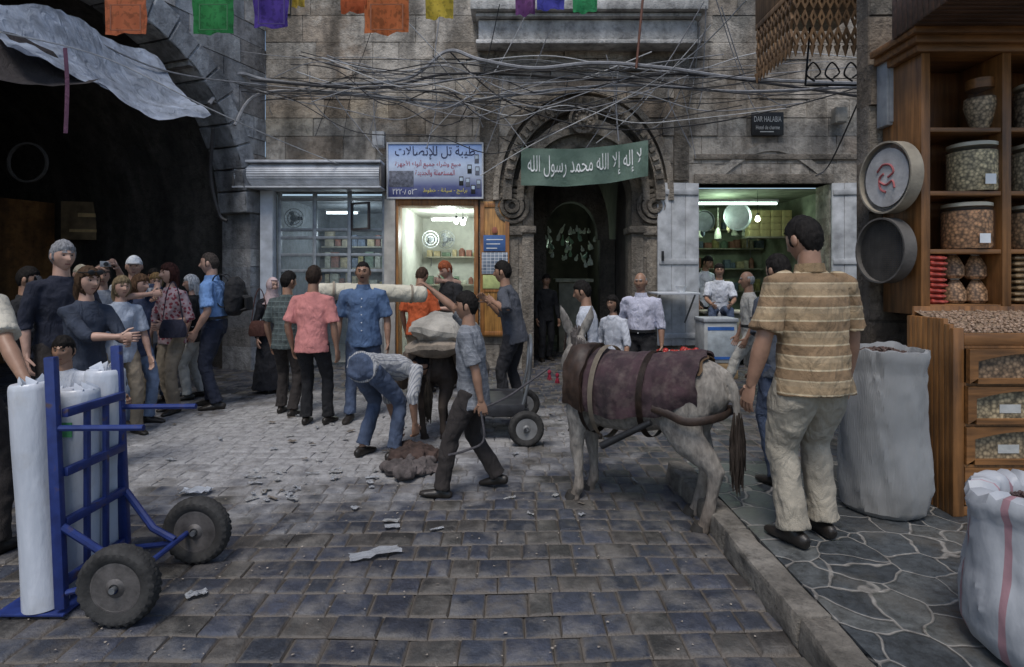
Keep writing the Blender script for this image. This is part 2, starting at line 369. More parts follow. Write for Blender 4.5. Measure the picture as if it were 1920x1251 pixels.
room('shop_interior',2.9,5.7,.4,3.4,.2,3.12,mat((.24,.26,.19),.8,.4,4))
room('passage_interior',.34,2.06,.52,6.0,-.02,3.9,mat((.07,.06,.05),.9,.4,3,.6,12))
bm=B(); archring(bm,ogive(.52,.75,2.3,20,wx(1075)+.13),ogive(.86,1.55,2.3,20,wx(1075)+.02),1.6,1.9); 
bx(bm,.36,.68,1.6,1.9,0,2.3); bx(bm,1.74,2.04,1.6,1.9,0,2.3); add('inner_arch',colall(bm,.6),M_CARVE,bld)
ang=math.atan2(.934,.358)
lb=thing('arched_building','dark stone building with huge arched market passage behind the tourists','building',(-6.7,3.46,0),ang)
def lop(a,b):
    z=(a+b)/2; r=2.7
    if z<2.6: return [(1.25,6.65)]
    if z>=5.3: return []
    w=math.sqrt(r*r-(z-2.6)**2); return [(3.95-w,3.95+w)]
bm=blockwall(-3,6.985,-.03,7.5,lop,depth=.6,cuts=(2.6,)); add('wall',bm,M_WALLB,lb,smooth=False)
bm=B()
cl=bm.loops.layers.color.new('col')
for i in range(23):
    a0,a1=PI*i/23+.003,PI*(i+1)/23-.003; P=[]
    for r in (2.60+U(-.02,.03),2.98+U(-.08,.08)):
        for a in (a0,a1): P.append((3.95-r*cos(a),2.6+r*sin(a)))
    v=[[bm.verts.new((p[0],y,p[1])) for p in P] for y in (-.026-U(0,.02),.58)]
    f,b_=v; g=U(.75,1.)
    for q in ((f[0],f[1],f[3],f[2]),(b_[0],b_[1],b_[3],b_[2]),(f[0],f[1],b_[1],b_[0]),(f[2],f[3],b_[3],b_[2]),(f[0],f[2],b_[2],b_[0]),(f[1],f[3],b_[3],b_[1])):
        for l in bm.faces.new(q).loops: l[cl]=(g,g,g,1)
bmesh.ops.bevel(bm,geom=bm.edges[:],offset=.015,segments=1,affect='EDGES')
add('arch_ring',bm,M_WALLB,lb,smooth=False)
bm=B(); prof=[(1.15,-.03),(1.15,2.6)]+[(3.95-2.8*cos(PI*i/20),2.6+2.8*sin(PI*i/20)) for i in range(1,20)]+[(6.75,2.6),(6.75,-.03)]
va=[bm.verts.new((x,.3,z)) for x,z in prof]; vb=[bm.verts.new((x,8,z)) for x,z in prof]
for i in range(len(prof)-1): bm.faces.new((va[i],va[i+1],vb[i+1],vb[i]))
bm.faces.new(vb); add('vault',colall(bm,.8),M_SHADEST,lb,smooth=False,recalc=False)
bm=B(); bx(bm,5.2,6.7,5.0,5.3,-.02,3.0); add('passage_pier',colall(bm,1.3),stone('amber_lit_stone',(.24,.11,.04),(.42,.20,.07),.4),lb,smooth=False)  # amber light on the pier painted in as its stone colour
rb=thing('shop_building','stone corner building housing the spice shop on the right','building',(0,4.32,0))
bm=blockwall(2.62,6.5,-.02,7,lambda a,b:[],depth=.14,rh=.3); add('wall',bm,M_CARVE,rb,smooth=False)
bm=blockwall(0,2.0,-.02,7,lambda a,b:[],depth=.2,rh=.3); sw_=add('side_wall',bm,M_CARVE,rb,smooth=False); sw_.location=(3.86,2.0,0); sw_.rotation_euler=(0,0,math.atan2(-.85,-.52)); 
# ---------------------------------------------------------------- shop fronts
M_ALU=mat((.30,.32,.34),.45,.25,12,.1,60,.4); M_PALE=mat((.50,.52,.55),.6,.28,5,.15); M_STEEL=mat((.25,.26,.27),.4,.2,10,.15,60,.7)
M_BLACK=mat((.015,.015,.016),.5,.3); M_WHITE=mat((.75,.76,.76),.6,.1); M_GREYW=mat((.40,.41,.42),.7,.4,4,.4,18)
o=thing('shutter_box','long pale ribbed roller shutter housing above the glazed phone shop window','shutter',(wx(592),9.93,3.05))
bm=B(); w=1.18
for i in range(16):
    a=PI*(i/15)*1.0-.1; lathe(bm,[(.033,-w),(.033,w)],8,Matrix.Translation((0,-.19-.17*sin(a),.19-.17*cos(a)))@Matrix.Rotation(PI/2,4,'Y'))
add('slat_drum',bm,M_PALE,o)
bm=B(); bx(bm,-w-.03,w+.03,-.4,.03,.37,.41,0,.005); add('housing',bm,M_PALE,o)
bm=B(); bx(bm,-w-.03,w+.03,-.4,.03,-.045,-.015,0,.005); add('bottom_rail',bm,M_PALE,o)
for sx in (-1,1): box('end_plate',sx*(w+.02)-.015,sx*(w+.02)+.015,-.37,.03,-.01,.365,mat((.12,.11,.1)),o)
o=thing('shop_window','grey aluminium shop window with small panes and fan behind its upper corner','window',(wx(620),10.02,0))
X=lambda px:wx(px)-wx(620)
bm=B()
for px in (524,590,655,720): bx(bm,X(px)-.03,X(px)+.03,-.04,.04,.05,3.0,0,.006)
for py in (374,431,446,478,508,560): bx(bm,X(524)+.031,X(720)-.031,-.035,.035,wz(py)-.025,wz(py)+.025,0,.005)
add('frame',bm,M_ALU,o)
for a,b in ((524,590),(590,655),(655,720)):
    bm=B(); bx(bm,X(a)+.03,X(b)-.03,-.004,.004,.05,3.0); add('pane',bm,glass(.10,(.35,.42,.46)),o)
bm=B(); M=Matrix.Translation((X(660),-.05,wz(432)))@Matrix.Rotation(R(-28),4,'Z')
for a in ((0,.4,0,.03),(0,.4,.43,.46)): bx(bm,a[0],a[1],-.02,.02,a[2],a[3],M=M)
for a in ((0,.03),(.37,.4)): bx(bm,a[0],a[1],-.02,.02,.031,.429,M=M)
sa=add('opening_casement',bm,mat((.06,.05,.05)),o); bm=B(); bx(bm,.03,.37,-.004,.004,.03,.43,M=M); add('pane',bm,glass(.25,(.5,.6,.6)),sa)
for a,b in ((X(524)+.031,X(590)-.031),(X(655)+.031,X(720)-.031)): box('panel',a,b,-.02,.02,.05,.95,M_ALU,o)
box('pilaster',wx(497),wx(520),9.8,9.97,-.02,3.0,mat((.5,.53,.58),.7,.25,4),None,label='narrow pale pilaster at left edge of the glazed phone shop',cat='pilaster')
box('pilaster',wx(724),wx(744),9.84,9.97,-.02,2.86,mat((.42,.40,.36),.7,.3,4),None,label='white painted post between window and open phone shop door',cat='pilaster')
M_OR=wood((.52,.26,.07)); M_OR2=wood((.42,.18,.05))
o=thing('door_frame','light brown wooden door frame around the brightly lit phone shop','door frame',(wx(818),9.96,0))
bm=B(); a=wx(897)-wx(818)
bx(bm,-a,-a+.09,-.06,.3,0,2.87,0,.006); bx(bm,a-.07,a,-.06,.3,0,2.87,0,.006); bx(bm,-a+.088,a-.068,-.058,.298,2.76,2.868,0,.006); add('frame',bm,M_OR2,o)
o=thing('door_leaf','orange wooden door leaf opened flat with blue and white notices on it','door',(wx(928),9.93,.55))
w=.245
box('panel',-w,w,-.03,.02,0,2.28,M_OR,o)
bm=B(); 
for zz in (0.02,.75,1.45,2.18): bx(bm,-w+.069,w-.069,-.044,-.031,zz,zz+.07,0,.004)
for sx in (-1,1): bx(bm,sx*(w-.035)-.035,sx*(w-.035)+.035,-.045,-.031,.02,2.26,0,.004)
add('rails',bm,M_OR2,o)
box('notice',-.19,.18,-.056,-.05,wz(472)-.55,wz(442)-.55,mat((.05,.12,.3)),o,label='blue notice with white text lines')
t=NT('printed_sheet'); bk=t.add('TexBrick',{'Vector':t.map(1,1,1),'Scale':9.,'Color1':(.1,.13,.18),'Color2':(.25,.3,.36),'Mortar':(.7,.7,.7),'Mortar Size':.03,'Brick Width':.6,'Row Height':.5},offset=0.); sp=t.sep(); t.put(bk,'Vector',t.add('CombineXYZ',{0:sp[0],1:sp[2]}).outputs[0])
box('notice',-.22,.22,-.056,-.05,wz(514)-.55,wz(474)-.55,t.fin(bk.outputs[0],.6),o,label='white sheet of small phone pictures')
box('notice',-.2,.2,-.056,-.05,wz(541)-.55,wz(516)-.55,mat((.45,.5,.2)),o,label='yellow green notice')
for k in range(3): bm=B(); bx(bm,-.14,.14-.05*k,-.0585,-.0565,wz(450+8*k)-.56,wz(450+8*k)-.545); add('text_line',bm,M_WHITE,o)
bm=B(); blob(bm,(0,-.055,wz(433)-.55),(.05,.01,.06)); add('sticker',bm,mat((.3,.1,.06)),o)
def leaf(label,x0,x1,z0,z1,yaw,hx,n=4,m=M_GREYW):
    o=thing('door_leaf',label,'door',(hx,9.94,z0),yaw); w=abs(x1-x0); sg=1 if x1>hx+.01 else -1; bm=B()
    lo,hi=(0,w) if sg>0 else (-w,0); bx(bm,lo,hi,-.012,.015,.01,z1-z0-.01)
    for i in range(n): bx(bm,lo+w*i/n+.004,lo+w*(i+1)/n-.004,-.025,-.0125,0,z1-z0,0,.004)
    add('planks',bm,m,o)
    for zz in (.12,(z1-z0)*.5,z1-z0-.2): box('batten',lo+.02,hi-.02,-.045,-.027,zz,zz+.09,m,o)
    box('latch',sg*w*.9-.02,sg*w*.9+.02,-.07,-.046,(z1-z0)*.52,(z1-z0)*.58,M_BLACK,o); return o
leaf('tall grey plank door leaf folded back left of the green lit shop',2.44,3.16,.4,3.14,R(6),3.16,3)
leaf('grey plank door leaf folded back right of the green lit shop',5.41,6.2,.4,3.14,R(-8),5.41,4)
def lamp_tube(label,x,y,z,l,col,e):
    o=thing('tube_light',label,'lamp',(x,y,z)); bm=B(); tube(bm,[(-l/2,0,0),(l/2,0,0)],.022,10); add('tube',bm,emit(col,e),o)
    box('fitting',-l/2-.03,l/2+.03,-.03,.03,.028,.075,M_WHITE,o); return o
def light(x,y,z,col,e,r=.15):
    d=bpy.data.lights.new('lamp_light','POINT'); d.energy=e; d.color=col; d.shadow_soft_size=r; o=bpy.data.objects.new('lamp_light',d); C.objects.link(o); o.location=(x,y,z)
lamp_tube('long greenish tube light across the right hand shop',4.05,10.75,2.9,1.6,(.75,1,.85),5); light(4.1,11.3,2.7,(.72,1,.8),38)
lamp_tube('short white tube light in the phone shop doorway',-1.2,11.2,2.65,.65,(.9,1,.95),9); light(-1.25,11.4,2.45,(.88,1,.95),46)
light(-3.1,11.6,2.5,(.75,.9,1),20); light(1.2,13.2,2.35,(.75,1,.8),13)
lamp_tube('faint tube light behind the glazed shop window',-3.3,11.4,2.8,.6,(.8,.95,1),5)
def bulb(label,x,y,z,e=14,col=(.95,1,.7)):
    o=thing('light_bulb',label,'lamp',(x,y,z)); bm=B(); lathe(bm,[(.0,-.07),(.03,-.06),(.045,-.03),(.035,.01),(.02,.04)],12); add('bulb',bm,emit(col,e),o)
    bm=B(); lathe(bm,[(.022,.041),(.022,.08),(.004,.09),(.004,.5)],8); add('cord',bm,M_BLACK,o)
bulb('bare glowing bulb hanging in the green lit shop',wx(1425)*1.05,10.6,2.62); bulb('left of two bare bulbs in the phone shop',wx(855)*1.08,10.85,2.6,9,(.9,1,.95)); bulb('right of two bare bulbs in the phone shop',wx(868)*1.08,10.8,2.57,9,(.9,1,.95))
def fan(label,x,y,z,r,yaw=0,cagecol=M_STEEL):
    o=thing('fan',label,'fan',(x,y,z),yaw); bm=B(); M=Matrix.Rotation(PI/2,4,'X')
    for q in (r,r*.66,r*.35): lathe(bm,[(q-.006,-.006),(q+.006,-.006),(q+.006,.006),(q-.006,.006)],24,M,0,True)
    for i in range(16): a=2*PI*i/16; tube(bm,[(0,-.006,0),(r*cos(a),0,r*sin(a))],.004,5)
    add('cage',bm,cagecol,o); bm=B()
    for i in range(3):
        a=2*PI*i/3; bmesh.ops.create_cube(bm,size=1,matrix=Matrix.Rotation(a,4,'Y')@Matrix.Translation((r*.45,.03,0))@Matrix.Rotation(R(25),4,'X')@Matrix.Diagonal((r*.75,.008,r*.4,1)))
    lathe(bm,[(.04,-.06),(.045,0),(.05,.1),(0,.11)],14,M@Matrix.Translation((0,0,-.05))); add('blades',bm,mat((.12,.13,.14)),o)
fan('left wall fan in the lit phone shop',wx(806)*1.18,11.9,wz(430)-.05,.17,R(20)); fan('right wall fan in the lit phone shop',wx(834)*1.2,12.2,wz(434),.19,R(-15)); fan('dark round fan behind upper left pane of the glazed shop',wx(555)*1.05,10.4,wz(405),.17)
def shelf(label,x0,x1,y,z,d=.3,m=None):
    o=thing('shelf',label,'shelf',((x0+x1)/2,y,z)); w=(x1-x0)/2; box('board',-w,w,-d,0,-.03,0,m or mat((.3,.28,.22)),o)
    for sx in (-.8,.8): bm=B(); tube(bm,[(sx*w,-.02,-.2),(sx*w,-.02,-.035),(sx*w,-d+.03,-.035)],.012,6); add('bracket',bm,M_STEEL,o)
    return o
pal=[(.4,.33,.2),(.35,.31,.23),(.14,.2,.14),(.25,.11,.08),(.42,.42,.34),(.12,.15,.2),(.3,.25,.1)]
BOXM=[mat(c,.7,.4,14) for c in pal]
def goods(x0,x1,y,z,label,group,hm=(.12,.26),cyl=.3):
    x=x0
    while x<x1-.08:
        w=U(.09,.19); h=U(*hm); bm=B()
        if random.random()<cyl: lathe(bm,[(w*.45,0),(w*.45,h*.75),(w*.3,h*.85),(w*.2,h),(0,h)],12); nm='bottle' 
        else: bx(bm,-w/2+.004,w/2-.004,-.09,.06,0,h,0,.004); nm='box'
        oo=add(nm,bm,random.choice(BOXM),None); oo.location=(x+w/2,y,z+.002); tag(oo,label,'goods',group); x+=w+U(0,.04)
for k,zz in enumerate((1.25,1.75,2.2,2.62)):
    shelf(['lowest','second','third','topmost'][k]+' goods shelf at the back of the green lit shop',3.75,5.6,13.35,zz)
    goods(3.8,5.55,13.2,zz,'small packet or bottle on the back shelves of the green lit shop','goods on the back shelves of the right shop')
for k,zz in enumerate((1.4,2.0)):
    shelf(['lower','upper'][k]+' goods shelf at the back of the phone shop',-1.9,-.7,12.95,zz); goods(-1.85,-.75,12.8,zz,'small packet on the back shelves of the phone shop','goods on phone shop shelves',hm=(.08,.2))
for k,zz in enumerate((1.3,1.75,2.2)):
    shelf(['lower','middle','upper'][k]+' shelf behind the glazed shop window',-4.0,-2.3,12.6,zz); goods(-3.95,-2.35,12.45,zz,'bundled goods on shelves behind the glazed window','goods behind the glazed window',hm=(.15,.35),cyl=0)
for i in range(4):
    for j in range(4):
        oo=box('carton',-.1,.1,-.12,.12,0,.125,mat((.5,.42,.2)),None); oo.location=(4.75+.21*i,11.6,2.35+.13*j); tag(oo,'small yellowish carton in the stack hung under the shop ceiling','box','yellowish cartons stacked high in right shop')
shelf('high board carrying yellowish cartons in right shop',4.6,5.6,11.75,2.348,.32)
for k,(px,py,r) in enumerate(((1385,385,.27),(1322,395,.2))):
    bm=B(); lathe(bm,[(0,.0),(r*.9,.01),(r,.05),(r*1.03,.05),(r*.93,-.01),(0,-.02)],28,Matrix.Rotation(PI/2,4,'X')); oo=add('tray',bm,M_STEEL,None); oo.location=(wx(px)*1.12,11.3,wz(py)-.06); tag(oo,['large','small'][k]+' round metal tray hanging under the green shop tube','tray')
for i in range(16):
    bm=B(); l=U(.12,.3); tube(bm,[(0,0,.4),(0,0,-.02)],.004,5); tube(bm,[(0,0,0),(U(-.02,.02),0,-l*.3),(U(-.02,.02),0,-l*.8),(0,0,-l)],[.02,U(.04,.08),U(.04,.09),.015],9); oo=add('hanging_bundle',bm,random.choice(BOXM),None); oo.location=(U(3.5,5.5),U(11.4,12.6),2.62+U(-.1,.1)); tag(oo,'small bundle hanging from the ceiling of the green lit shop','goods','bundles hanging in the right shop')
o=thing('shop_counter','dull wooden counter inside the green lit shop','counter',(4.35,10.45,.2))
box('front_panel',-1.0,1.05,-.25,.25,0,.72,mat((.2,.19,.14)),o); box('top',-1.05,1.1,-.3,.3,.722,.76,mat((.35,.33,.27)),o)
o=thing('scale','small shop scale standing on the counter','scale',(4.5,10.35,.962)); bm=B(); bx(bm,-.15,.15,-.12,.12,0,.12,0,.02); add('body',bm,M_PALE,o); bm=B(); lathe(bm,[(.02,.121),(.02,.17),(.17,.19),(.19,.22)],20); add('pan',bm,M_STEEL,o)
# ---------------------------------------------------------------- signs
t=NT('sign_print'); s=t.sep(); M_SIGN=t.fin(t.mix(t.ramp(t.noise(8,4),[(.4,0),(.6,.22)]),t.ramp(t.add('MapRange',{0:s[2],1:0.,2:.9}).outputs[0],[(0,(.03,.04,.16)),(.2,(.12,.14,.32)),(.38,(.5,.56,.68)),(.6,(.60,.70,.86)),(1,(.25,.40,.75))]),(.28,.3,.42)),.4)
o=thing('shop_sign','large blue and white printed phone shop sign with arabic lettering above the door','sign',(wx(818),9.86,wz(372))); w=.785
box('board',-w,w,-.02,.03,0,.885,M_SIGN,o); M_NAVY=mat((.012,.015,.07)); M_RED=mat((.38,.02,.05)); M_YEL=mat((.7,.6,.1))
bm=B()
for a in ((-w-.025,w+.025,-.03,-.001),(-w-.025,w+.025,.886,.915)): bx(bm,a[0],a[1],-.035,.04,a[2],a[3])
for sx in (-1,1): bx(bm,sx*(w+.0135)-.012,sx*(w+.0135)+.012,-.034,.039,-.002,.887)
add('frame',bm,M_PALE,o)
text(ar('طيبة تل للإتصالات'),M_NAVY,o,(-.0,-.026,.745),FR,1.34,.23)
text(ar('مبيع وشراء جميع أنواع الأجهزة'),M_RED,o,(-.12,-.026,.55),FR,1.1,.14); text(ar('المستعملة والجديدة'),M_RED,o,(.0,-.026,.40),FR,.66,.12)
text('٢٢٢٠٨٥٢٦',M_WHITE,o,(-.50,-.026,.09),FR,.42,.095); text(ar('برامج - سيانة - خطوط'),M_YEL,o,(.17,-.026,.1),FR,.74,.105)
for i,(x,z) in enumerate(((.7,.64),(.58,.47),(.71,.44),(.44,.27),(.55,.25),(.64,.13),(.73,.22))):
    bm=B(); bx(bm,x-.036,x+.036,-.026,-.0215,z-.075,z+.075,0,.004); p=add('phone_picture',bm,M_BLACK if i%2 else mat((.15,.16,.2)),o); bm=B(); bx(bm,x-.026,x+.026,-.029,-.0265,z,z+.055); add('screen_picture',bm,mat((.5,.6,.7)),p)
bm=B(); bx(bm,-.77,-.36,-.0245,-.0212,.17,.44,0,.001); add('skyline_picture',bm,mat((.14,.15,.19),.6,.6,22,0),o)
t=NT('banner_cloth'); M_GREEN=t.fin(t.ramp(t.noise(3,5),[(.3,(.17,.27,.21)),(.7,(.28,.39,.32))]),.85); t.bump(t.noise(9,4),.4,.03)
o=thing('banner','green cloth banner with white arabic script hanging over the arched doorway','banner',(0,0,0))
bm=B(); nx=24; nz=6; g=[]
def bpos(u,v): 
    top=at(977,277,9.62).lerp(at(1215,263,9.62),u); bot=at(977,347,9.62).lerp(at(1215,330,9.62),u)
    p=top.lerp(bot,v); p.z-=.07*sin(PI*u)*(1 if v<.5 else 1.15); p.y+=.03*sin(u*17+v*2)*(.3+v); return p
for i in range(nx+1): g.append([bm.verts.new(bpos(i/nx,j/nz)) for j in range(nz+1)])
for i in range(nx):
    for j in range(nz): bm.faces.new((g[i][j],g[i+1][j],g[i+1][j+1],g[i][j+1]))
bmesh.ops.solidify(bm,geom=bm.faces[:],thickness=.006); add('cloth',bm,M_GREEN,o)
lt=text(ar('لا إله إلا الله محمد رسول الله'),mat((.70,.72,.70)),o,(0,0,0),(0,0,0),1.88,.37)
for v in lt.data.vertices:
    u=min(max((v.co.x+1.05)/2.1,0),1); vv=.5-v.co.y/.60; p=bpos(u,vv); v.co=(p.x,p.y-.014,p.z)
for u_,q in ((0,at(940,258,9.9)),(1,at(1245,250,9.9))): bm=B(); tube(bm,[bpos(u_,0),q],.008,5); add('cord',bm,M_BLACK,o)
o=thing('name_plaque','small black plaque with pale lettering fixed high on the wall','sign',(wx(1435),9.92,wz(256)))
box('board',-.27,.27,-.015,.02,0,.39,M_BLACK,o); M_LET=mat((.6,.6,.58)); text('DAR HALABIA',M_LET,o,(0,-.019,.27),FR,.46,.09); text('Hotel de charme',M_LET,o,(0,-.019,.13),FR,.40,.065)
bm=B(); bx(bm,-.13,.1,-.019,-.0155,.05,.065); add('underline',bm,M_LET,o)
def wallbox(label,px,py,w,h,m):
    o=thing('junction_box',label,'electrical box',at(px,py,9.88)); box('case',-w/2,w/2,-.1,.05,-h/2,h/2,m,o,.01); box('cover',-w/2+.02,w/2-.02,-.112,-.102,-h/2+.02,h/2-.02,m,o)
wallbox('grey electrical box beside the phone shop sign',711,263,.2,.26,M_GREYW); wallbox('small pale electrical box right of the black plaque',1572,218,.2,.26,mat((.3,.28,.24)))
o=thing('wall_shelf','small pale folding shelf under the grey plank door leaf','shelf',(wx(1265)-.15,9.3,0)); box('top',-.36,.3,-.2,.5,1.28,1.31,M_PALE,o)
for sx in (-.3,.25): bm=B(); tube(bm,[(sx,.45,.8),(sx,-.1,1.275)],.015,6); add('bracket',bm,M_STEEL,o)
bm=B(); lathe(bm,[(0,0),(.05,.0),(.085,.1),(.08,.1),(.045,.01),(0,.01)],16); oo=add('bowl',bm,M_WHITE,None); oo.location=(wx(1285)-.3,9.2,1.312); tag(oo,'white bowl standing on the small folding shelf','bowl')
o=thing('freezer','small white cabinet with blue trim in front of the green lit shop','cabinet',(3.15,9.1,.25))
box('body',-.25,.25,-.25,.2,0,.62,mat((.42,.43,.42),.6,.25,5),o,.015); box('lid',-.265,.265,-.27,.21,.622,.68,mat((.35,.37,.39)),o,.01); box('panel',-.2,.2,-.256,-.252,.06,.56,mat((.38,.42,.44)),o,.001)
for a,b in ((.06,.1),(.5,.55)): bm=B(); bx(bm,-.2,.2,-.26,-.2565,a,b); add('trim',bm,mat((.03,.12,.4)),o)
def crate(label,x,y,z,w,d,h,m,yaw=0,cat_='crate',nm='crate'):
    o=thing(nm,label,cat_,(x,y,z),yaw); bm=B(); bx(bm,-w,w,-d,d,0,.02); add('base',bm,m,o)
    for sy in (-1,1): box('side',-w,w,sy*d-.01,sy*d+.01,.021,h,m,o)
    for sx in (-1,1): box('end',sx*w-.01,sx*w+.01,-d+.011,d-.011,.021,h,m,o)
    return o
M_CR=mat((.6,.58,.5)); crate('wooden crate under the white cabinet',3.15,9.1,0,.26,.24,.245,wood((.4,.27,.14),0))
for k,(px,lab) in enumerate(((1255,'left white crate of red fruit before the green shop'),(1300,'right white crate of red fruit before the green shop'))):
    x=(px-960)/F*8.4; crate(lab,x,8.4,.33,.19,.24,.15,M_CR)
    for i in range(14):
        bm=B(); blob(bm,(0,0,0),(.045,.045,.042),10); oo=add('red_fruit',bm,mat((.35,.02,.015),.35,.4),None); oo.location=(x+U(-.14,.14),8.4+U(-.19,.19),.33+.12+U(0,.05)); tag(oo,'small round red fruit in the white crates','fruit','red fruit in white crates')
for k,x in enumerate((2.25,2.6)): crate('empty wooden crate carrying '+('left' if k==0 else 'right')+' fruit crate',x,8.42,0,.17,.22,.325,wood((.35,.23,.12),0))
M_GG=mat((.22,.35,.25),.3); M_GW=mat((.6,.65,.55),.4)
for i in range(40):
    bm=B(); h=U(.10,.24); lathe(bm,[(0,0),(.035,.01),(.04,h*.4),(.015,h*.7),(.012,h),(0,h)],8); bmesh.ops.rotate(bm,verts=bm.verts,cent=(0,0,0),matrix=Matrix.Rotation(U(-.5,.5),3,'Y'))
    oo=add('hanging_vessel',bm,random.choice((M_GG,M_GW,M_GW)),None); oo.location=(U(.62,1.75),U(12.1,13.0),1.75+U(0,.75)); tag(oo,'small pale vessel hanging in the dark arched doorway','vessel','vessels hanging in the arched doorway')
o=thing('stall_table','pale stall block inside the dark arched doorway','stall',(1.25,12.3,0)); box('front_panel',-.28,.35,-.2,.3,0,1.45,mat((.25,.24,.18)),o); box('top',-.36,.42,-.28,.35,1.452,1.52,mat((.35,.34,.25)),o)
# ---------------------------------------------------------------- people
def ik(a,c,l1,l2,hint):
    d=c-a; L=d.length
    if L>l1+l2-.004: c=a+d*((l1+l2-.004)/L); d=c-a; L=d.length
    x=(l1*l1-l2*l2+L*L)/(2*L); h=math.sqrt(max(l1*l1-x*x,0)); n=d/L; hv=(hint-n*hint.dot(n)).normalized()
    return a+n*x+hv*h,c
def headpt(x,y,z):
    px,py,pz=x*.075,y*.096,z*.118
    if z<0:
        k=-z; px*=1-.32*k**1.6; py*=(1-.35*k) if y<0 else (1-.05*k)
    if y>0:
        py*=.94
        h=(.22-z)/.44 if z>-.22 else (.34+z)/.12
        py+=.032*max(0,min(1,h))*math.exp(-(x/.16)**2)
        for sx in (-.36,.36): py-=.016*math.exp(-(((x-sx)/.18)**2+((z-.11)/.11)**2))
        py+=.007*math.exp(-((z-.27)/.08)**2)*math.exp(-(x/.5)**2)+.006*math.exp(-((z+.47)/.07)**2)*math.exp(-(x/.25)**2)+.009*math.exp(-((z+.82)/.15)**2)*math.exp(-(x/.3)**2)
        py-=.006*math.exp(-((abs(x)-.5)/.2)**2-((z+.3)/.25)**2)
    return V((px,py,pz))
def headgrid(bm,M,s,fn,nl=34,no=40):
    rows=[]
    for i in range(nl+1):
        th=PI*i/nl; z=cos(th); r=sin(th)
        if i in (0,nl): rows.append([bm.verts.new(M@(fn(0,0,z)*s))]); continue
        rows.append([bm.verts.new(M@(fn(r*sin(2*PI*j/no),r*cos(2*PI*j/no),z)*s)) for j in range(no)])
    fs=[]
    for i in range(nl):
        a,b=rows[i],rows[i+1]
        for j in range(no):
            k=(j+1)%no; q=[a[j%len(a)],a[k%len(a)],b[k%len(b)],b[j%len(b)]]; q=list(dict.fromkeys(q))
            f=bm.faces.new(q); th=PI*(i+.5)/nl; ph=2*PI*(j+.5)/no; fs.append((f,sin(th)*sin(ph),sin(th)*cos(ph),cos(th)))
    return fs
def hand(bm,w,d,pn,curl,s,thumbref):
    d=d.normalized(); pn=(pn-d*pn.dot(d)).normalized(); sd=d.cross(pn)
    if sd.dot(thumbref)<0: sd=-sd
    tube(bm,[w-d*.03*s,w,w+d*.03*s,w+d*.065*s,w+d*.09*s],[(.024*s,.019*s),(.027*s,.017*s),(.036*s,.016*s),(.04*s,.015*s),(.036*s,.011*s)],10,sd)
    for k,(o,l) in enumerate(((.030,.066),(.010,.077),(-.010,.072),(-.029,.056))):
        p=w+d*.082*s+sd*o*s; dr=(d+sd*o*2.5).normalized(); pts=[p]; c=R(curl*.5)
        for q,fr in enumerate((.45,.32,.23)):
            ax=dr.cross(pn).normalized(); dr=Matrix.Rotation(c,3,ax)@dr; p=p+dr*l*fr*s; pts.append(p); c=R(curl)
        tube(bm,pts,[.0095*s,.009*s,.008*s,.006*s],7)
    p=w+d*.03*s+sd*.028*s; dr=(d*.7+sd*.75+pn*.35).normalized(); p2=p+dr*.042*s; dr=(d*.9+sd*.35+pn*.5).normalized(); tube(bm,[p-dr*.015*s,p,p2,p2+dr*.032*s],[.013*s,.013*s,.0105*s,.007*s],7)
SK=(.33,.185,.12); SKL=(.46,.28,.21)
M_EYE=mat((.5,.48,.45),.3,.05,9,0); M_IRIS=mat((.015,.012,.010),.2,.1,9,0); M_LIP=mat((.20,.07,.06),.5,.1,9,0)
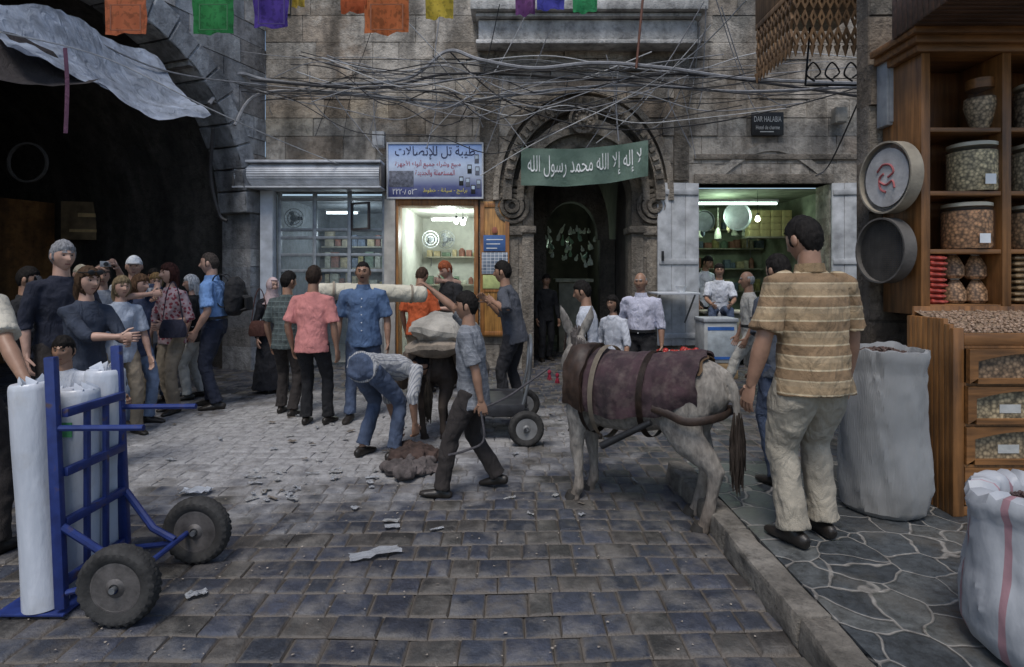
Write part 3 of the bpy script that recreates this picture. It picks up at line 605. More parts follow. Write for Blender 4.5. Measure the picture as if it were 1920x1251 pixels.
def person(label,X,Y,h,head,z0=0,**k):
    g=k.get; s=h/1.72; b=g('b',1.)*s; root=thing('person',label,'person',(X,Y,z0),R(head),g('group'))
    inv=Matrix.Rotation(-R(head),3,'Z'); base=V((X,Y,z0)); W=lambda p: inv@(p-base) if isinstance(p,V) else V(p)
    P=V((0,g('py',0),g('ph',.92*s))); Ln=R(g('lean',3)); u=V((0,sin(Ln),cos(Ln))); fw=V((0,cos(Ln),-sin(Ln))); x=V((1,0,0))
    fem=.88 if g('fem') else 1.
    vs=g('vx',.012); A=lambda d,off=0: P+u*(d*s)+fw*(off*s)
    sw=.178*b*fem; sh={-1:A(.425)-x*sw,1:A(.425)+x*sw}
    EL={};WR={}
    for sd,key in ((-1,'lh'),(1,'rh')):
        if key in k: tgt=W(k[key])
        else: tgt=V((sd*.245*b,(.06+U(-.05,.07))*s+P.y+sin(Ln)*.3*s,(.81+U(0,.03))*s+P.z-.92*s))
        hint=V(g('eh'+key[0],(sd*.5,-.75,-.3)))
        e,w=ik(sh[sd],tgt,.285*s,.255*s,hint); EL[sd]=e; WR[sd]=w
    HP={sd:A(-.01)+x*(sd*.088*s) for sd in (-1,1)}; KN={};AN={}
    rs=random.choice((-1,1))
    for sd,key in ((-1,'lf'),(1,'rf')):
        t_=g(key,(sd*(.09+U(0,.04))*s,.07*rs*sd)); isw=isinstance(t_,V); t_=W(t_) if isw else t_
        t_=V((t_[0],t_[1],(max(t_[2],0)+.075*s) if isw else (t_[2] if len(t_)>2 else .075*s)))
        kn,an=ik(HP[sd],t_,.435*s,.425*s,V(g('kh',(sd*.12,1,.1)))); KN[sd]=kn; AN[sd]=an
    bm=B(); bd=b*g('belly',1.)
    tube(bm,[A(-.06),A(.1),A(.25),A(.36),A(.42),A(.48),A(.53)],[(.12*b,.09*b),(.13*b,.09*b),(.14*b,.095*b),(.15*b,.095*b),(.12*b,.075*b),(.065*s,.06*s),(.055*s,.055*s)],14,x)
    hp,hy=R(g('hp',4)),R(g('hy',0)); up=Matrix.Rotation(hy,3,'Z')@(Matrix.Rotation(-hp,3,'X')@V((0,0,1))); nb=A(.515); hc=nb+(u*.35+up*.65).normalized()*(.150*s)+fw*.014*s
    HM=Matrix.Translation(hc)@(Matrix.Rotation(hy,4,'Z')@Matrix.Rotation(-hp,4,'X')); hs=s*g('hs',1.0)*(.96 if g('fem') else 1)
    tube(bm,[A(.44),A(.52),hc-up*.06*s-HM.to_3x3()@V((0,.02,0))*s,hc-up*.01*s-HM.to_3x3()@V((0,.02,0))*s],[.072*s,.060*s*fem,.055*s*fem,.047*s],12)
    for sd in (-1,1):
        dh=(WR[sd]-EL[sd]).normalized()
        tube(bm,[sh[sd]-x*sd*.07*s,sh[sd],sh[sd].lerp(EL[sd],.5),EL[sd],EL[sd].lerp(WR[sd],.3),EL[sd].lerp(WR[sd],.75),WR[sd],WR[sd]+dh*.02*s],[.045*b,.047*b,.042*b,.037*b,.040*b,.030*b,.026*s,.022*s],10)
        tube(bm,[HP[sd],HP[sd].lerp(KN[sd],.5),KN[sd],KN[sd].lerp(AN[sd],.3),AN[sd]],[.07*b,.06*b,.045*s,.045*s,.032*s],10)
    bm=remesh(bm,vs*1.15,5)
    def faceid(x_,y,z):
        if y>0 and abs(z+.47)<.055 and abs(x_)<.28: return 2
        if y>.2 and .12<abs(x_)<.58 and abs(z-.29-.05*(1-abs(x_)*1.6))<.055: return 1
        if g('must') and y>.3 and -.43<z<-.32 and abs(x_)<.34: return 1
        return 0
    for f,a_,b_,c_ in headgrid(bm,HM,hs,headpt): f.material_index=faceid(a_,b_,c_)
    for sx in (-1,1):
        blob(bm,HM@(V((sx*.076,-.008,-.004))*hs),(.011*hs,.02*hs,.031*hs),10,HM.to_3x3().to_4x4())
        e=headpt(sx*.36,.92,.11); n0=len(bm.faces); blob(bm,HM@((e-V((0,.007,0)))*hs),(.0135*hs,.0135*hs,.0115*hs),10); bm.faces.ensure_lookup_table()
        for f in bm.faces[n0:]: f.material_index=3
        n0=len(bm.faces); blob(bm,HM@((e+V((0,.0005,0)))*hs),(.0092*hs,)*3,8); bm.faces.ensure_lookup_table()
        for f in bm.faces[n0:]: f.material_index=4
    for sd,key in ((-1,'l'),(1,'r')):
        pn=g('pn'+key,(-sd,.2,0)); hand(bm,WR[sd],WR[sd]-EL[sd],V(pn),g('cu'+key,g('cu',22)),s*1.02,V((0,1,.5)))
    hm=hairm(g('hc',(.012,.010,.009)))
    add('body',bm,[skinm(g('skin',SK)),hm,M_LIP,M_EYE,M_IRIS],root)
    ht=g('hair','short')
    def hr(x_,y,z):
        if ht in('short','long','thin'):
            fr=.44 if ht!='thin' else .6; fr-=.10*abs(x_)*(y>.5)
            if y>.6: line=fr
            elif y>.25: line=fr-(.6-y)*.55
            elif y>.02: line=-.28 if abs(x_)>.6 else fr-.3
            elif y>-.25: line=.10
            else: line=max(.10-(-.25-y)*2.2,-.80)
            if ht=='long' and y<.25: line=-1.2
        elif ht=='bald': line=-.45 if y<-.2 else (-.02 if y<.1 else 9)
        elif ht=='cap': line=.25 if y>0 else .1
        else: line=-2 if (y<.35 or abs(x_)>.62 or z>.62) else (9 if z>-.8 else -2)
        o_=(z-line)/.22+(.55*noise.noise(V((x_*10,y*10,z*10+X)))+.4*noise.noise(V((x_*24,y*24,z*24+X))))*(ht in('short','thin','long'))
        if ht=='bald' and z>.35: o_=min(o_,(.45-z)/.1)
        o_=max(-1,min(1,o_)); th={'short':.009,'thin':.005,'long':.017,'bald':.004,'cap':.012,'scarf':.018}[ht]
        if ht=='short': th+=.009*max(z,0)
        p=headpt(x_,y,z); n=p.normalized(); nz=(noise.noise(p*50+V((X*9,Y,0)))+.8*noise.noise(p*120))*.005 if ht in('short','long','thin') else 0
        return p+n*((th+nz)*min(1,.12+o_*1.2) if o_>0 else 0)+n*min(o_,0)*.012
    bm=B(); headgrid(bm,HM,hs,hr,52,64)
    if ht=='long':
        q=[HM@(V(p)*hs) for p in ((0,-.04,.02),(0,-.06,-.06),(0,-.065,-.12),(0,-.058,-.19))]; tube(bm,q,[(.076*hs,.05*hs),(.082*hs,.045*hs),(.078*hs,.04*hs),(.05*hs,.02*hs)],14,HM.to_3x3()@x)
    if ht=='scarf': tube(bm,[hc-up*.03*s,nb+u*.06*s,nb-u*.04*s,A(.40)],[.085*s,.08*s,(.13*s,.10*s),(.19*s,.13*s)],14,x)
    if ht=='cap': blob(bm,HM@(V((0,.1,.045))*hs),(.07*hs,.075*hs,.008*hs),14,HM.to_3x3().to_4x4())
    add({'cap':'cap','scarf':'head_scarf'}.get(ht,'hair'),bm,cloth(g('hatc',(.7,.7,.7))) if ht in('cap','scarf') else hm,root)
    tm=g('top'); tuck=g('tuck',False); bm=B(); bl=g('belly',1.)
    up_=[(A(.13),(.158*b*fem,.115*b*bl)),(A(.25),(.168*b*fem,.120*b)),(A(.35),(.180*b*fem,.118*b)),(A(.41),(.172*b*fem,.10*b)),(A(.455),(.128*b*fem,.085*b)),(A(.485),(.088*s,.078*s)),(A(.51),(.070*s,.068*s))]
    if g('robe'): pr=[(V((0,P.y,.06)),(.27*b,.24*b)),(V((0,P.y,.5*s)),(.22*b,.18*b)),(A(0),(.185*b,.14*b))]+up_
    elif tuck: pr=[(A(.05),(.162*b,.122*b*bl))]+up_
    else: pr=[(A(g('hem',-.13)),(.186*b,.136*b*bl)),(A(-.01),(.172*b,.126*b*bl))]+up_
    tube(bm,[p for p,_ in pr],[r for _,r in pr],18,x)
    sl=g('sl','s')
    for sd in (-1,1):
        a,e,w=sh[sd],EL[sd],WR[sd]; q=a-x*sd*.08*s+u*.008
        if sl=='s': tube(bm,[q,a,a.lerp(e,.45),a.lerp(e,.86)],[.058*b,.060*b,.061*b,.071*b],12)
        elif sl=='h': tube(bm,[q,a,a.lerp(e,.5),e,e.lerp(w,.22)],[.058*b,.060*b,.057*b,.052*b,.05*b],12)
        else: tube(bm,[q,a,a.lerp(e,.5),e,e.lerp(w,.5),e.lerp(w,.95)],[.058*b,.060*b,.056*b,.050*b,.044*b,.038*b],12)
    ts=add('shirt' if not g('robe') else 'robe',remesh(bm,vs,2,g('fold',.024)),tm,root)
    if g('collar'):
        bm=B(); lathe(bm,[(.070*s,-.016*s),(.080*s,-.004),(.070*s,.042*s),(.062*s,.042*s),(.064*s,0)],18,Matrix.Translation(A(.495))@u.to_track_quat('Z','Y').to_matrix().to_4x4()); add('collar',bm,g('collar') if g('collar') is not True else tm,ts)
    if g('buttons'):
        bm=B()
        for q in range(5): blob(bm,A(.05+.085*q,(.124-.02*(q>3))*b/s*bl+.003),(.007,.006,.007),8)
        add('buttons',bm,M_WHITE,ts)
    if not g('robe'):
        bm=B(); tube(bm,[A(.10),A(.03),A(-.05),A(-.11)],[(.148*b,.110*b*min(bl,1.1)),(.160*b,.120*b),(.162*b,.123*b),(.12*b,.10*b)],16,x); lw=g('lw',1.)
        for sd in (-1,1):
            hpn=HP[sd]-u*.02*s; kn,an=KN[sd],AN[sd]; an2=kn.lerp(an,g('hemleg',.98))
            tube(bm,[hpn,hpn.lerp(kn,.35),kn,kn.lerp(an,.4),kn.lerp(an,.85),an2],[.092*b,.086*b*lw,.066*s*lw,.062*s*lw,.062*s*lw,.069*s*lw],14)
        tr=add('trousers',remesh(bm,vs,2,.026),g('bot'),root)
        if tuck:
            bm=B(); lathe(bm,[(1,-.018),(1.02,-.016),(1.02,.016),(1,.018)],24,Matrix.Translation(A(.07))@u.to_track_quat('Z','Y').to_matrix().to_4x4()@Matrix.Diagonal((.164*b,.123*b*min(bl,1.15),1,1)),0,True); add('belt',bm,M_BLACK,tr)
    for sd,key in ((-1,'l'),(1,'r')):
        a=AN[sd]; f_=Matrix.Rotation(R(-sd*g('toe',9)),3,'Z')@V((0,1,0)); f_.z=g('fp'+key,0.); f_.normalize(); gz=a-V((0,0,.075*s)); bm=B()
        pts=[gz-f_*.085*s+V((0,0,.035*s)),gz-f_*.06*s+V((0,0,.042*s)),gz+V((0,0,.045*s)),gz+f_*.07*s+V((0,0,.036*s)),gz+f_*.14*s+V((0,0,.026*s)),gz+f_*.185*s+V((0,0,.02*s))]
        tube(bm,pts,[(.022*s,.03*s),(.034*s,.042*s),(.038*s,.045*s),(.045*s,.036*s),(.043*s,.026*s),(.024*s,.017*s)],12,f_.cross(V((0,0,1)))); tube(bm,[gz+V((0,0,.05*s)),a+V((0,0,.015*s))],[.042*s,.040*s],10)
        add('shoe',remesh(bm,.011,2),g('shoe',mat((.02,.016,.013),.45)),root)
    return dict(root=root,W=lambda p: Matrix.Rotation(R(head),3,'Z')@p+base,WR=WR,EL=EL,A=A,P=P,s=s,hc=hc,HM=HM,b=b,hs=hs)
PX=lambda px,Y:(px-960)/F*Y
DK=(.012,.012,.014)
jeans=cloth((.065,.09,.15),None,.35); pjeans=cloth((.2,.26,.38),None,.25); khaki=cloth((.27,.22,.16)); navy=cloth((.015,.02,.04)); black=cloth(DK); cream=cloth((.5,.46,.38)); dkbr=cloth((.03,.024,.022)); wht=cloth((.56,.58,.63))
person('man in cream shirt cut off by the left edge holding the white rolls',-3.0,3.2,1.80,-8,top=cream,bot=dkbr,rh=at(72,775,2.92),sl='s',cu=40,toe=4)
person('boy in white peering over the tall white rolls',PX(124,3.5),3.5,1.21,-165,top=wht,bot=jeans,rh=V((-2.28,3.36,.74)),lh=V((-2.02,3.26,.80)),sl='s',cu=50,hp=2)
person('grey haired tourist in dark navy shirt facing right',PX(112,5.1),5.1,1.88,-118,top=cloth((.012,.015,.03)),bot=dkbr,hc=(.22,.22,.23),skin=SKL,sl='h',lh=(-.2,.28,1.12))
P4=person('woman in dark denim jacket with sunglasses pushed up on her hair',PX(158,4.6),4.6,1.65,-112,top=cloth((.035,.045,.07)),bot=jeans,fem=1,hair='long',hc=(.06,.035,.02),skin=SKL,sl='h',rh=V((PX(222,4.4),4.42,1.10)),lh=V((PX(236,4.5),4.52,1.06)),cu=40)
P5=person('tourist in light grey shirt holding a camera up above the crowd',PX(190,6.6),6.6,1.7,-140,top=cloth((.3,.32,.36)),bot=khaki,skin=SKL,rh=V((PX(190,6.3),6.3,1.66)),lh=V((PX(215,6.3),6.34,1.66)),cu=45,hc=(.08,.06,.05))
person('tourist wearing a white cap at the back of the crowd',PX(252,7.0),7.0,1.82,-150,top=cloth((.45,.47,.5)),bot=khaki,hair='cap',hatc=(.7,.72,.75),skin=SKL)
P7=person('woman in dark blue top and pale jeans taking a photo',PX(255,6.15),6.15,1.60,-98,top=cloth((.035,.05,.10)),bot=pjeans,fem=1,hair='long',hc=(.10,.055,.03),skin=SKL,rh=V((PX(286,6.0),5.98,1.38)),lh=V((PX(292,6.2),6.2,1.36)),cu=50,hp=6)
person('woman in red and white patterned blouse and khaki trousers',PX(325,6.75),6.75,1.73,160,top=cloth((.4,.3,.32),('fl',26,(.22,.04,.06))),bot=khaki,fem=1,hair='long',hc=(.04,.015,.012),skin=SKL,sl='h',lh=(-.12,.2,1.02),hy=-20)
person('white haired tourist in black top and pale trousers',PX(366,7.5),7.5,1.6,110,top=black,bot=cloth((.5,.5,.48)),hc=(.5,.5,.5),skin=SKL,fem=1,hair='long')
person('tall man in light blue polo shirt and navy trousers with backpack',PX(402,6.95),6.95,1.86,98,top=cloth((.16,.29,.55)),bot=navy,skin=SKL,hc=(.05,.04,.035),hair='thin',tuck=True,collar=True,b=1.08,rh=(.25,.1,.95),lh=(-.24,.12,.93))
person('tourist in pale blue shirt half hidden between the camera holders',PX(218,5.7),5.75,1.58,-125,top=cloth((.38,.43,.52)),bot=khaki,hair='long',fem=1,hc=(.16,.12,.07),skin=SKL)
person('dark haired person in black jacket at far left behind grey haired tourist',PX(42,5.6),5.6,1.66,-70,top=black,bot=dkbr,sl='l')
person('person in grey top deep in the crowd under the arch',PX(292,8.0),8.0,1.68,-170,top=cloth((.16,.16,.18)),bot=dkbr)
person('tourist in beige shirt and beige hat behind the woman in denim',PX(150,7.3),7.3,1.72,-130,top=cloth((.42,.37,.28)),bot=khaki,hair='cap',hatc=(.45,.4,.3),skin=SKL)
person('woman in white top at the back between cap wearer and patterned blouse',PX(300,7.4),7.3,1.62,-140,top=cloth((.55,.55,.56)),bot=pjeans,hair='long',fem=1,hc=(.2,.13,.06),skin=SKL)
person('woman in pale pink head scarf and dark robe by the shop corner',PX(508,7.9),7.9,1.56,-130,top=cloth((.02,.02,.025)),robe=1,bot=black,hair='scarf',hatc=(.55,.42,.42),fem=1,skin=SKL,sl='l')
person('man in dark green checked shirt seen from behind',PX(537,6.6),6.6,1.63,-8,top=cloth((.055,.07,.07),('pl',.06,(.16,.2,.19),(.1,.13,.13))),bot=dkbr,hy=-25)
person('man in salmon pink shirt and black trousers seen from behind',PX(585,6.1),6.1,1.68,-6,top=cloth((.62,.24,.22)),bot=black,b=1.03,hy=12,rf=(.12,.12),hc=(.03,.02,.015))
person('man with moustache in blue button shirt and jeans facing us',PX(682,6.5),6.5,1.74,186,top=cloth((.09,.15,.27)),bot=jeans,must=1,collar=True,buttons=1,b=1.08,belly=1.15,hair='thin',rf=(.12,.18),lf=(-.1,-.12))
person('man in striped shirt and jeans bending down over sacks',-1.15,5.0,1.68,-35,top=cloth((.4,.4,.4),('st',0,.024,[(0,(.42,.42,.42)),(.65,(.22,.23,.26))])),bot=jeans,lean=98,ph=.80,py=-.12,hp=80,lh=at(742,800,5.3),rh=at(778,795,5.0),sl='h',hem=-.06,lf=(-.17,-.02),rf=(.15,.05),hemleg=.93,hc=DK,cu=45,b=1.02)
person('man in orange shirt and khaki trousers with bowed head',PX(786,7.8),7.8,1.71,-12,top=cloth((.5,.10,.03)),bot=cloth((.3,.24,.17)),hp=32,hc=(.05,.03,.02))
person('red haired man in black shirt with his hand at his face',PX(845,8.3),8.3,1.80,130,top=black,bot=dkbr,hp=24,hc=(.25,.07,.03),skin=SKL,rh=(.0,.14,1.5),lh=(-.15,.28,1.12),b=1.1,cu=40)
person('man in dark grey shirt reaching left across the loaded cart',PX(965,6.6),6.6,1.76,75,top=cloth((.07,.075,.09)),bot=cloth((.03,.03,.035)),rh=at(915,566,6.75),lh=at(925,566,6.4),lean=12,sl='h',b=1.05,cu=15)
P18=person('boy in grey checked shirt walking left and leading the donkey',-.28,4.2,1.47,80,top=cloth((.17,.18,.2),('pl',.03,(.27,.28,.3),(.25,.26,.28))),bot=dkbr,lf=V((PX(828,4.1),4.10,0)),rf=V((PX(935,4.3),4.30,.03)),ph=.775,rh=at(808,542,4.42),lh=at(905,765,4.02),cu=35,cul=60,hp=2,hy=8,sl='s',hem=-.17,lw=1.08,fpl=.15,fpr=-.15,pnr=(0,.3,-1),b=1.03,lean=4,vx=.010)
person('boy in white shirt behind the donkey\'s neck looking down left',PX(1104,5.7),5.7,1.53,72,top=wht,bot=navy,hp=16)
person('girl with dark hair in white shirt behind the donkey',PX(1152,6.4),6.4,1.37,140,top=wht,bot=navy,hair='long',fem=1,sl='h')
person('bald man in white shirt and dark belted trousers',PX(1203,6.9),6.9,1.62,152,top=cloth((.52,.52,.62)),bot=black,hair='bald',hc=(.3,.3,.3),tuck=True,collar=True,buttons=1,b=1.1,belly=1.15,sl='h',lf=(-.1,.1))
person('man in cream shirt and trousers striding past behind the large man',PX(1408,7.6),7.6,1.68,82,top=cloth((.5,.48,.43)),bot=cloth((.45,.43,.38)),hair='bald',hc=(.3,.3,.3),lf=(-.1,.36,.09),rf=(.1,-.28,.12),ph=.86,tuck=True,fpr=-.3)
person('young vendor in white shirt sitting in the green lit shop',PX(1350,9.95),9.98,1.72,165,top=wht,bot=jeans,ph=1.0,py=-.1,lean=6,lf=(-.15,.4,.58),rf=(.13,.42,.58),lh=(-.16,.3,1.1),rh=(.14,.32,1.1))
person('vendor in pale shirt standing deep in the green lit shop',3.55,11.0,1.78,-150,.2,top=wht,bot=dkbr,hp=20,lean=10)
person('large man in brown striped polo shirt with his back to us',PX(1525,3.12),3.12,1.75,14,.14,top=cloth((.30,.21,.12),('st',2,.125,[(0,(.47,.38,.25)),(.06,(.24,.155,.085)),(.46,(.47,.38,.25)),(.52,(.30,.215,.125)),(.80,(.33,.245,.15))])),bot=cloth((.35,.31,.245)),b=1.17,vx=.009,collar=cloth((.25,.17,.09)),lf=(-.12,.0),rf=(.12,.06),lw=1.22,hp=14,hy=8,lh=(-.33,.08,.81),rh=(.33,.12,.84),hem=-.14,hs=1.02,fold=.026)
person('person in dark jeans mostly hidden behind the large man',PX(1474,4.0),4.05,1.58,20,.14,top=cloth((.06,.07,.09)),bot=cloth((.05,.07,.12)))
person('dim figure in dark clothes standing inside the arched doorway',.62,10.9,1.62,-160,top=black,bot=black,sl='l')
def camera_thing(label,p,yaw):
    o=thing('camera',label,'camera',p,yaw); box('body',-.05,.05,-.018,.018,-.03,.03,mat((.35,.36,.38),.35),o,.005); bm=B(); lathe(bm,[(.022,0),(.022,.03),(.017,.032),(.0,.028)],14,Matrix.Translation((0,.018,0))@Matrix.Rotation(-PI/2,4,'X')); add('lens',bm,M_BLACK,o)
camera_thing('small silver camera held high above the tourists',V((PX(203,6.28),6.24,1.69)),R(-140)); camera_thing('small camera held at the face of woman in blue top',V((PX(287,6.08),6.08,1.41)),R(-98))
def backpack(label,p,yaw,h=.45,m=black):
    o=thing('backpack',label,'bag',p,yaw); bm=B(); tube(bm,[(0,0,0),(0,0,.05),(0,-.02,h*.5),(0,-.01,h*.85),(0,0,h)],[(.1,.06),(.16,.1),(.17,.13),(.15,.1),(.08,.05)],14,(1,0,0)); add('sack',remesh(bm,.015,3,.03),m,o)
    bm=B(); tube(bm,[(0,-.1,.06),(0,-.17,.08),(0,-.16,.2),(0,-.1,.24)],[(.1,.02),(.12,.04),(.12,.04),(.1,.02)],10,(1,0,0)); add('pocket',bm,m,o)
    for sx in (-1,1): bm=B(); tube(bm,cat([(sx*.09,.04,h*.92),(sx*.11,.12,h*1.08),(sx*.12,.2,h*.9),(sx*.12,.14,h*.3),(sx*.1,.05,.1)]),[(.02,.006)]*25,6,(1,0,0)); add('strap',bm,m,o)
backpack('black backpack on the man in light blue polo',V((PX(402,6.95)+.22,6.98,1.1)),R(98)); backpack('large dark backpack worn by the grey haired tourist',V((PX(112,5.1)-.22,5.22,1.02)),R(-118),.5,cloth((.02,.022,.03)))
o=thing('sunglasses','dark sunglasses pushed up on the hair of woman in denim','sunglasses',P4['W'](P4['hc']+P4['HM'].to_3x3()@V((0,.085,.075))),R(-112))
for sx in (-1,1): bm=B(); blob(bm,(sx*.034,0,0),(.028,.008,.02),10); add('lens',bm,M_BLACK,o)
bm=B(); tube(bm,[(-.07,-.1,.0),(-.07,.0,0),(0,.006,.005),(.07,0,0),(.07,-.1,0)],.004,6); add('frame',bm,M_BLACK,o)
def handbag(label,p,yaw,m,w=.14,h=.2):
    o=thing('handbag',label,'bag',p,yaw); bm=B(); tube(bm,[(0,0,0),(0,0,.04),(0,0,h*.7),(0,0,h)],[(w*.9,.05),(w,.06),(w*.9,.05),(w*.7,.02)],12,(1,0,0)); add('pouch',bm,m,o); bm=B(); tube(bm,cat([(-w*.7,0,h),(-w*.4,0,h+.3),(0,0,h+.42),(w*.4,0,h+.3),(w*.7,0,h)]),.006,6); add('strap',bm,m,o)
handbag('dark shoulder bag of woman in patterned blouse',V((PX(322,6.5),6.52,.88)),R(20),cloth((.03,.03,.05))); handbag('brown handbag of woman in pink head scarf',V((PX(487,7.7),7.7,.78)),R(30),cloth((.10,.04,.03)))
# ---------------------------------------------------------------- donkeys
TR=[(-.58,.88,.06,.08),(-.54,.87,.13,.15),(-.46,.86,.18,.185),(-.34,.84,.205,.205),(-.2,.80,.22,.225),(0,.765,.235,.25),(.2,.765,.225,.255),(.36,.785,.19,.245),(.46,.80,.16,.205),(.54,.80,.10,.14)]
def trk(y):
    for a,b in zip(TR,TR[1:]):
        if a[0]<=y<=b[0]:
            t_=(y-a[0])/(b[0]-a[0]); return [a[i]+(b[i]-a[i])*t_ for i in (1,2,3)]
    return list(TR[0 if y<0 else -1][1:])
def arcpt(y,a,ex=0):
    zc,rx,rz=trk(y); return V(((rx+ex)*sin(a),y,zc+(rz+ex)*cos(a)))
def donkey(label,x,y,head,mb,mtail,turn=0,sc_=1.,hind=((-.02,.0),(0,.0)),mane=None,earm=None):
    o=thing('donkey',label,'donkey',(x,y,0),R(head)); o.scale=(sc_,)*3
    def T(p):
        p=V(p); k=max(0,min(1,(p.y-.36)/.34)); c=V((0,.42,0)); return c+Matrix.Rotation(R(turn)*k,3,'Z')@(p-c)
    XD=Matrix.Rotation(R(turn),3,'Z')@V((1,0,0))
    bm=B(); tube(bm,[(0,q[0],q[1]) for q in TR],[(q[2],q[3]) for q in TR],20,(1,0,0))
    tube(bm,[T(p) for p in ((0,.34,.84),(0,.46,.89),(0,.58,.95),(0,.70,1.02),(0,.76,1.05))],[(.125,.21),(.105,.17),(.085,.14),(.070,.11),(.06,.085)],14,Matrix.Rotation(R(turn)*.5,3,'Z')@V((1,0,0)))
    tube(bm,[T(p) for p in ((0,.70,1.08),(0,.77,1.07),(0,.85,1.0),(0,.94,.89),(0,1.02,.78),(0,1.05,.74))],[(.055,.06),(.082,.10),(.074,.09),(.056,.07),(.052,.058),(.036,.036)],14,XD)
    for sx in (-1,1):
        e=[(sx*.04,.73,1.11),(sx*.065,.72,1.17),(sx*.10,.70,1.25),(sx*.12,.685,1.34)]; tube(bm,[T(p) for p in e],[(.026,.020),(.042,.022),(.036,.017),(.008,.008)],12,XD)
        tube(bm,[(sx*.11,.37,.72),(sx*.115,.39,.58),(sx*.115,.40,.47),(sx*.11,.41,.37),(sx*.11,.395,.27),(sx*.11,.39,.17),(sx*.11,.39,.10),(sx*.11,.415,.05),(sx*.11,.43,.01)],[.115,.085,.058,.050,.036,.031,.040,.033,.045],12)
        dy=hind[0][0] if sx<0 else hind[1][0]
        tube(bm,[(sx*.10,-.38,.86),(sx*.115,-.35,.74),(sx*.12,-.33,.64),(sx*.12,-.37+dy*.4,.53),(sx*.115,-.46+dy*.8,.44),(sx*.115,-.50+dy,.375),(sx*.115,-.485+dy,.29),(sx*.115,-.47+dy,.2),(sx*.115,-.455+dy,.11),(sx*.115,-.43+dy,.05),(sx*.115,-.415+dy,.01)],[(.10,.16),(.105,.165),(.095,.145),(.075,.108),(.056,.074),(.046,.056),.038,.034,.043,.036,.046],14,(1,0,0))
    tube(bm,[(0,-.52,.98),(0,-.58,.95),(0,-.625,.87),(0,-.64,.74),(0,-.645,.6)],[.036,.032,.028,.024,.020],10)
    bm=remesh(bm,.0100,7,.005)
    for sx in (-1,1):
        n0=len(bm.faces); blob(bm,T((sx*.076,.80,1.05)),(.014,.018,.018),10); bm.faces.ensure_lookup_table()
        for f in bm.faces[n0:]: f.material_index=1
    add('body',bm,[mb,M_IRIS],o)
    for sx in (-1,1):
        for yy in (.435,-.41+(hind[0][0] if sx<0 else hind[1][0])):
            xx=sx*(.11 if yy>0 else .115); bm=B(); tube(bm,[(xx,yy+.012,.003),(xx,yy,.05)],[.054,.044],12); add('hoof',bm,mat((.03,.026,.022)),o)
    bm=B()
    for i in range(80):
        a=U(0,6.28); r=U(.008,.024); p=V((r*cos(a),-.645+r*sin(a),.74-U(0,.14))); tube(bm,[p,p+V((r*cos(a)*.8+U(-.01,.01),r*sin(a)*.8,-.14)),p+V((U(-.02,.02),U(-.02,.02),-.30-U(0,.10)))],[.006,.010,.003],5)
    add('tail_tuft',bm,mtail,o)
    bm=B()
    for i in range(60):
        t_=i/59; p=V((0,.40+.36*t_,1.04+.095*t_)); d=V((U(-.03,.03),-.02,.05)); tube(bm,[T(p+V((0,0,-.03))),T(p+d)],[.014,.004],5)
    add('mane',bm,mane or mtail,o)
    return o,T
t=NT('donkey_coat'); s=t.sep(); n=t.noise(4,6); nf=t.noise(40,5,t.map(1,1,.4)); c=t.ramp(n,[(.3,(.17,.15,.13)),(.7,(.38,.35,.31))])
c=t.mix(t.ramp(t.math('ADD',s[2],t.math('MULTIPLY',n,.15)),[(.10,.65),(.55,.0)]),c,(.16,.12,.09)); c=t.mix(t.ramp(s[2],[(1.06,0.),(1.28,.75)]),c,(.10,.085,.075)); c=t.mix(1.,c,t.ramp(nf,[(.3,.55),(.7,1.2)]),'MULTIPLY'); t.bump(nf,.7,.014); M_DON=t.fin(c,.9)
M_DON2=mat((.05,.036,.028),.85,.4,4,.5,50); M_TAIL=hairm((.045,.034,.027))
DX,DY=.845,3.93
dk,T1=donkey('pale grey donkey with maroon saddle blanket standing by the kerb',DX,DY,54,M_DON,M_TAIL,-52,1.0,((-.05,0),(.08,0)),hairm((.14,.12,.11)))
def blanket(o,y0,y1,a0,a1,ex,m,name,th=.012,fold=.01,parent=None):
    bm=B(); ny,na=34,40; g=[]
    for i in range(ny+1):
        row=[]
        for j in range(na+1):
            a=a0+(a1-a0)*j/na; yy=y0+(y1-y0)*i/ny+.022*noise.noise(V((a*3,i*.02,ex*9))); aa=a*(1+.06*noise.noise(V((yy*7,3,ex*8))))
            p=arcpt(yy,aa,ex+fold*noise.noise(V((yy*6,a*2.2,ex*40)))+.6*fold*noise.noise(V((yy*17,a*4,ex*40)))); row.append(bm.verts.new(p))
        g.append(row)
    for i in range(ny):
        for j in range(na): bm.faces.new((g[i][j],g[i+1][j],g[i+1][j+1],g[i][j+1]))
    bmesh.ops.recalc_face_normals(bm,faces=bm.faces); bmesh.ops.solidify(bm,geom=bm.faces[:],thickness=-th); return add(name,bm,m,parent or o)
t=NT('maroon_cloth'); n=t.noise(6,7); w=t.add('TexWave',{'Vector':t.co(),'Scale':5.,'Distortion':4.,'Detail':4.},bands_direction='Y').outputs[1]; M_MAR=t.fin(t.mix(t.ramp(t.noise(11,8,rough=.65),[(.48,0),(.70,.65)]),t.ramp(n,[(.3,(.024,.015,.018)),(.7,(.066,.034,.040))]),(.12,.09,.08)),.95); t.bump(t.math('ADD',n,t.math('MULTIPLY',w,.3)),.8,.025)
M_LEA=mat((.035,.02,.013),.55,.4,20); M_STRAP=mat((.30,.25,.19),.8)
blanket(dk,-.46,.30,R(-114),R(114),.022,M_MAR,'saddle_blanket',.014,.022); blanket(dk,-.47,.31,R(-60),R(60),.010,mat((.1,.06,.03),.9),'blanket_lining',.006,.003)
blanket(dk,.29,.45,R(-112),R(112),.034,M_LEA,'harness_pad',.034,.022)
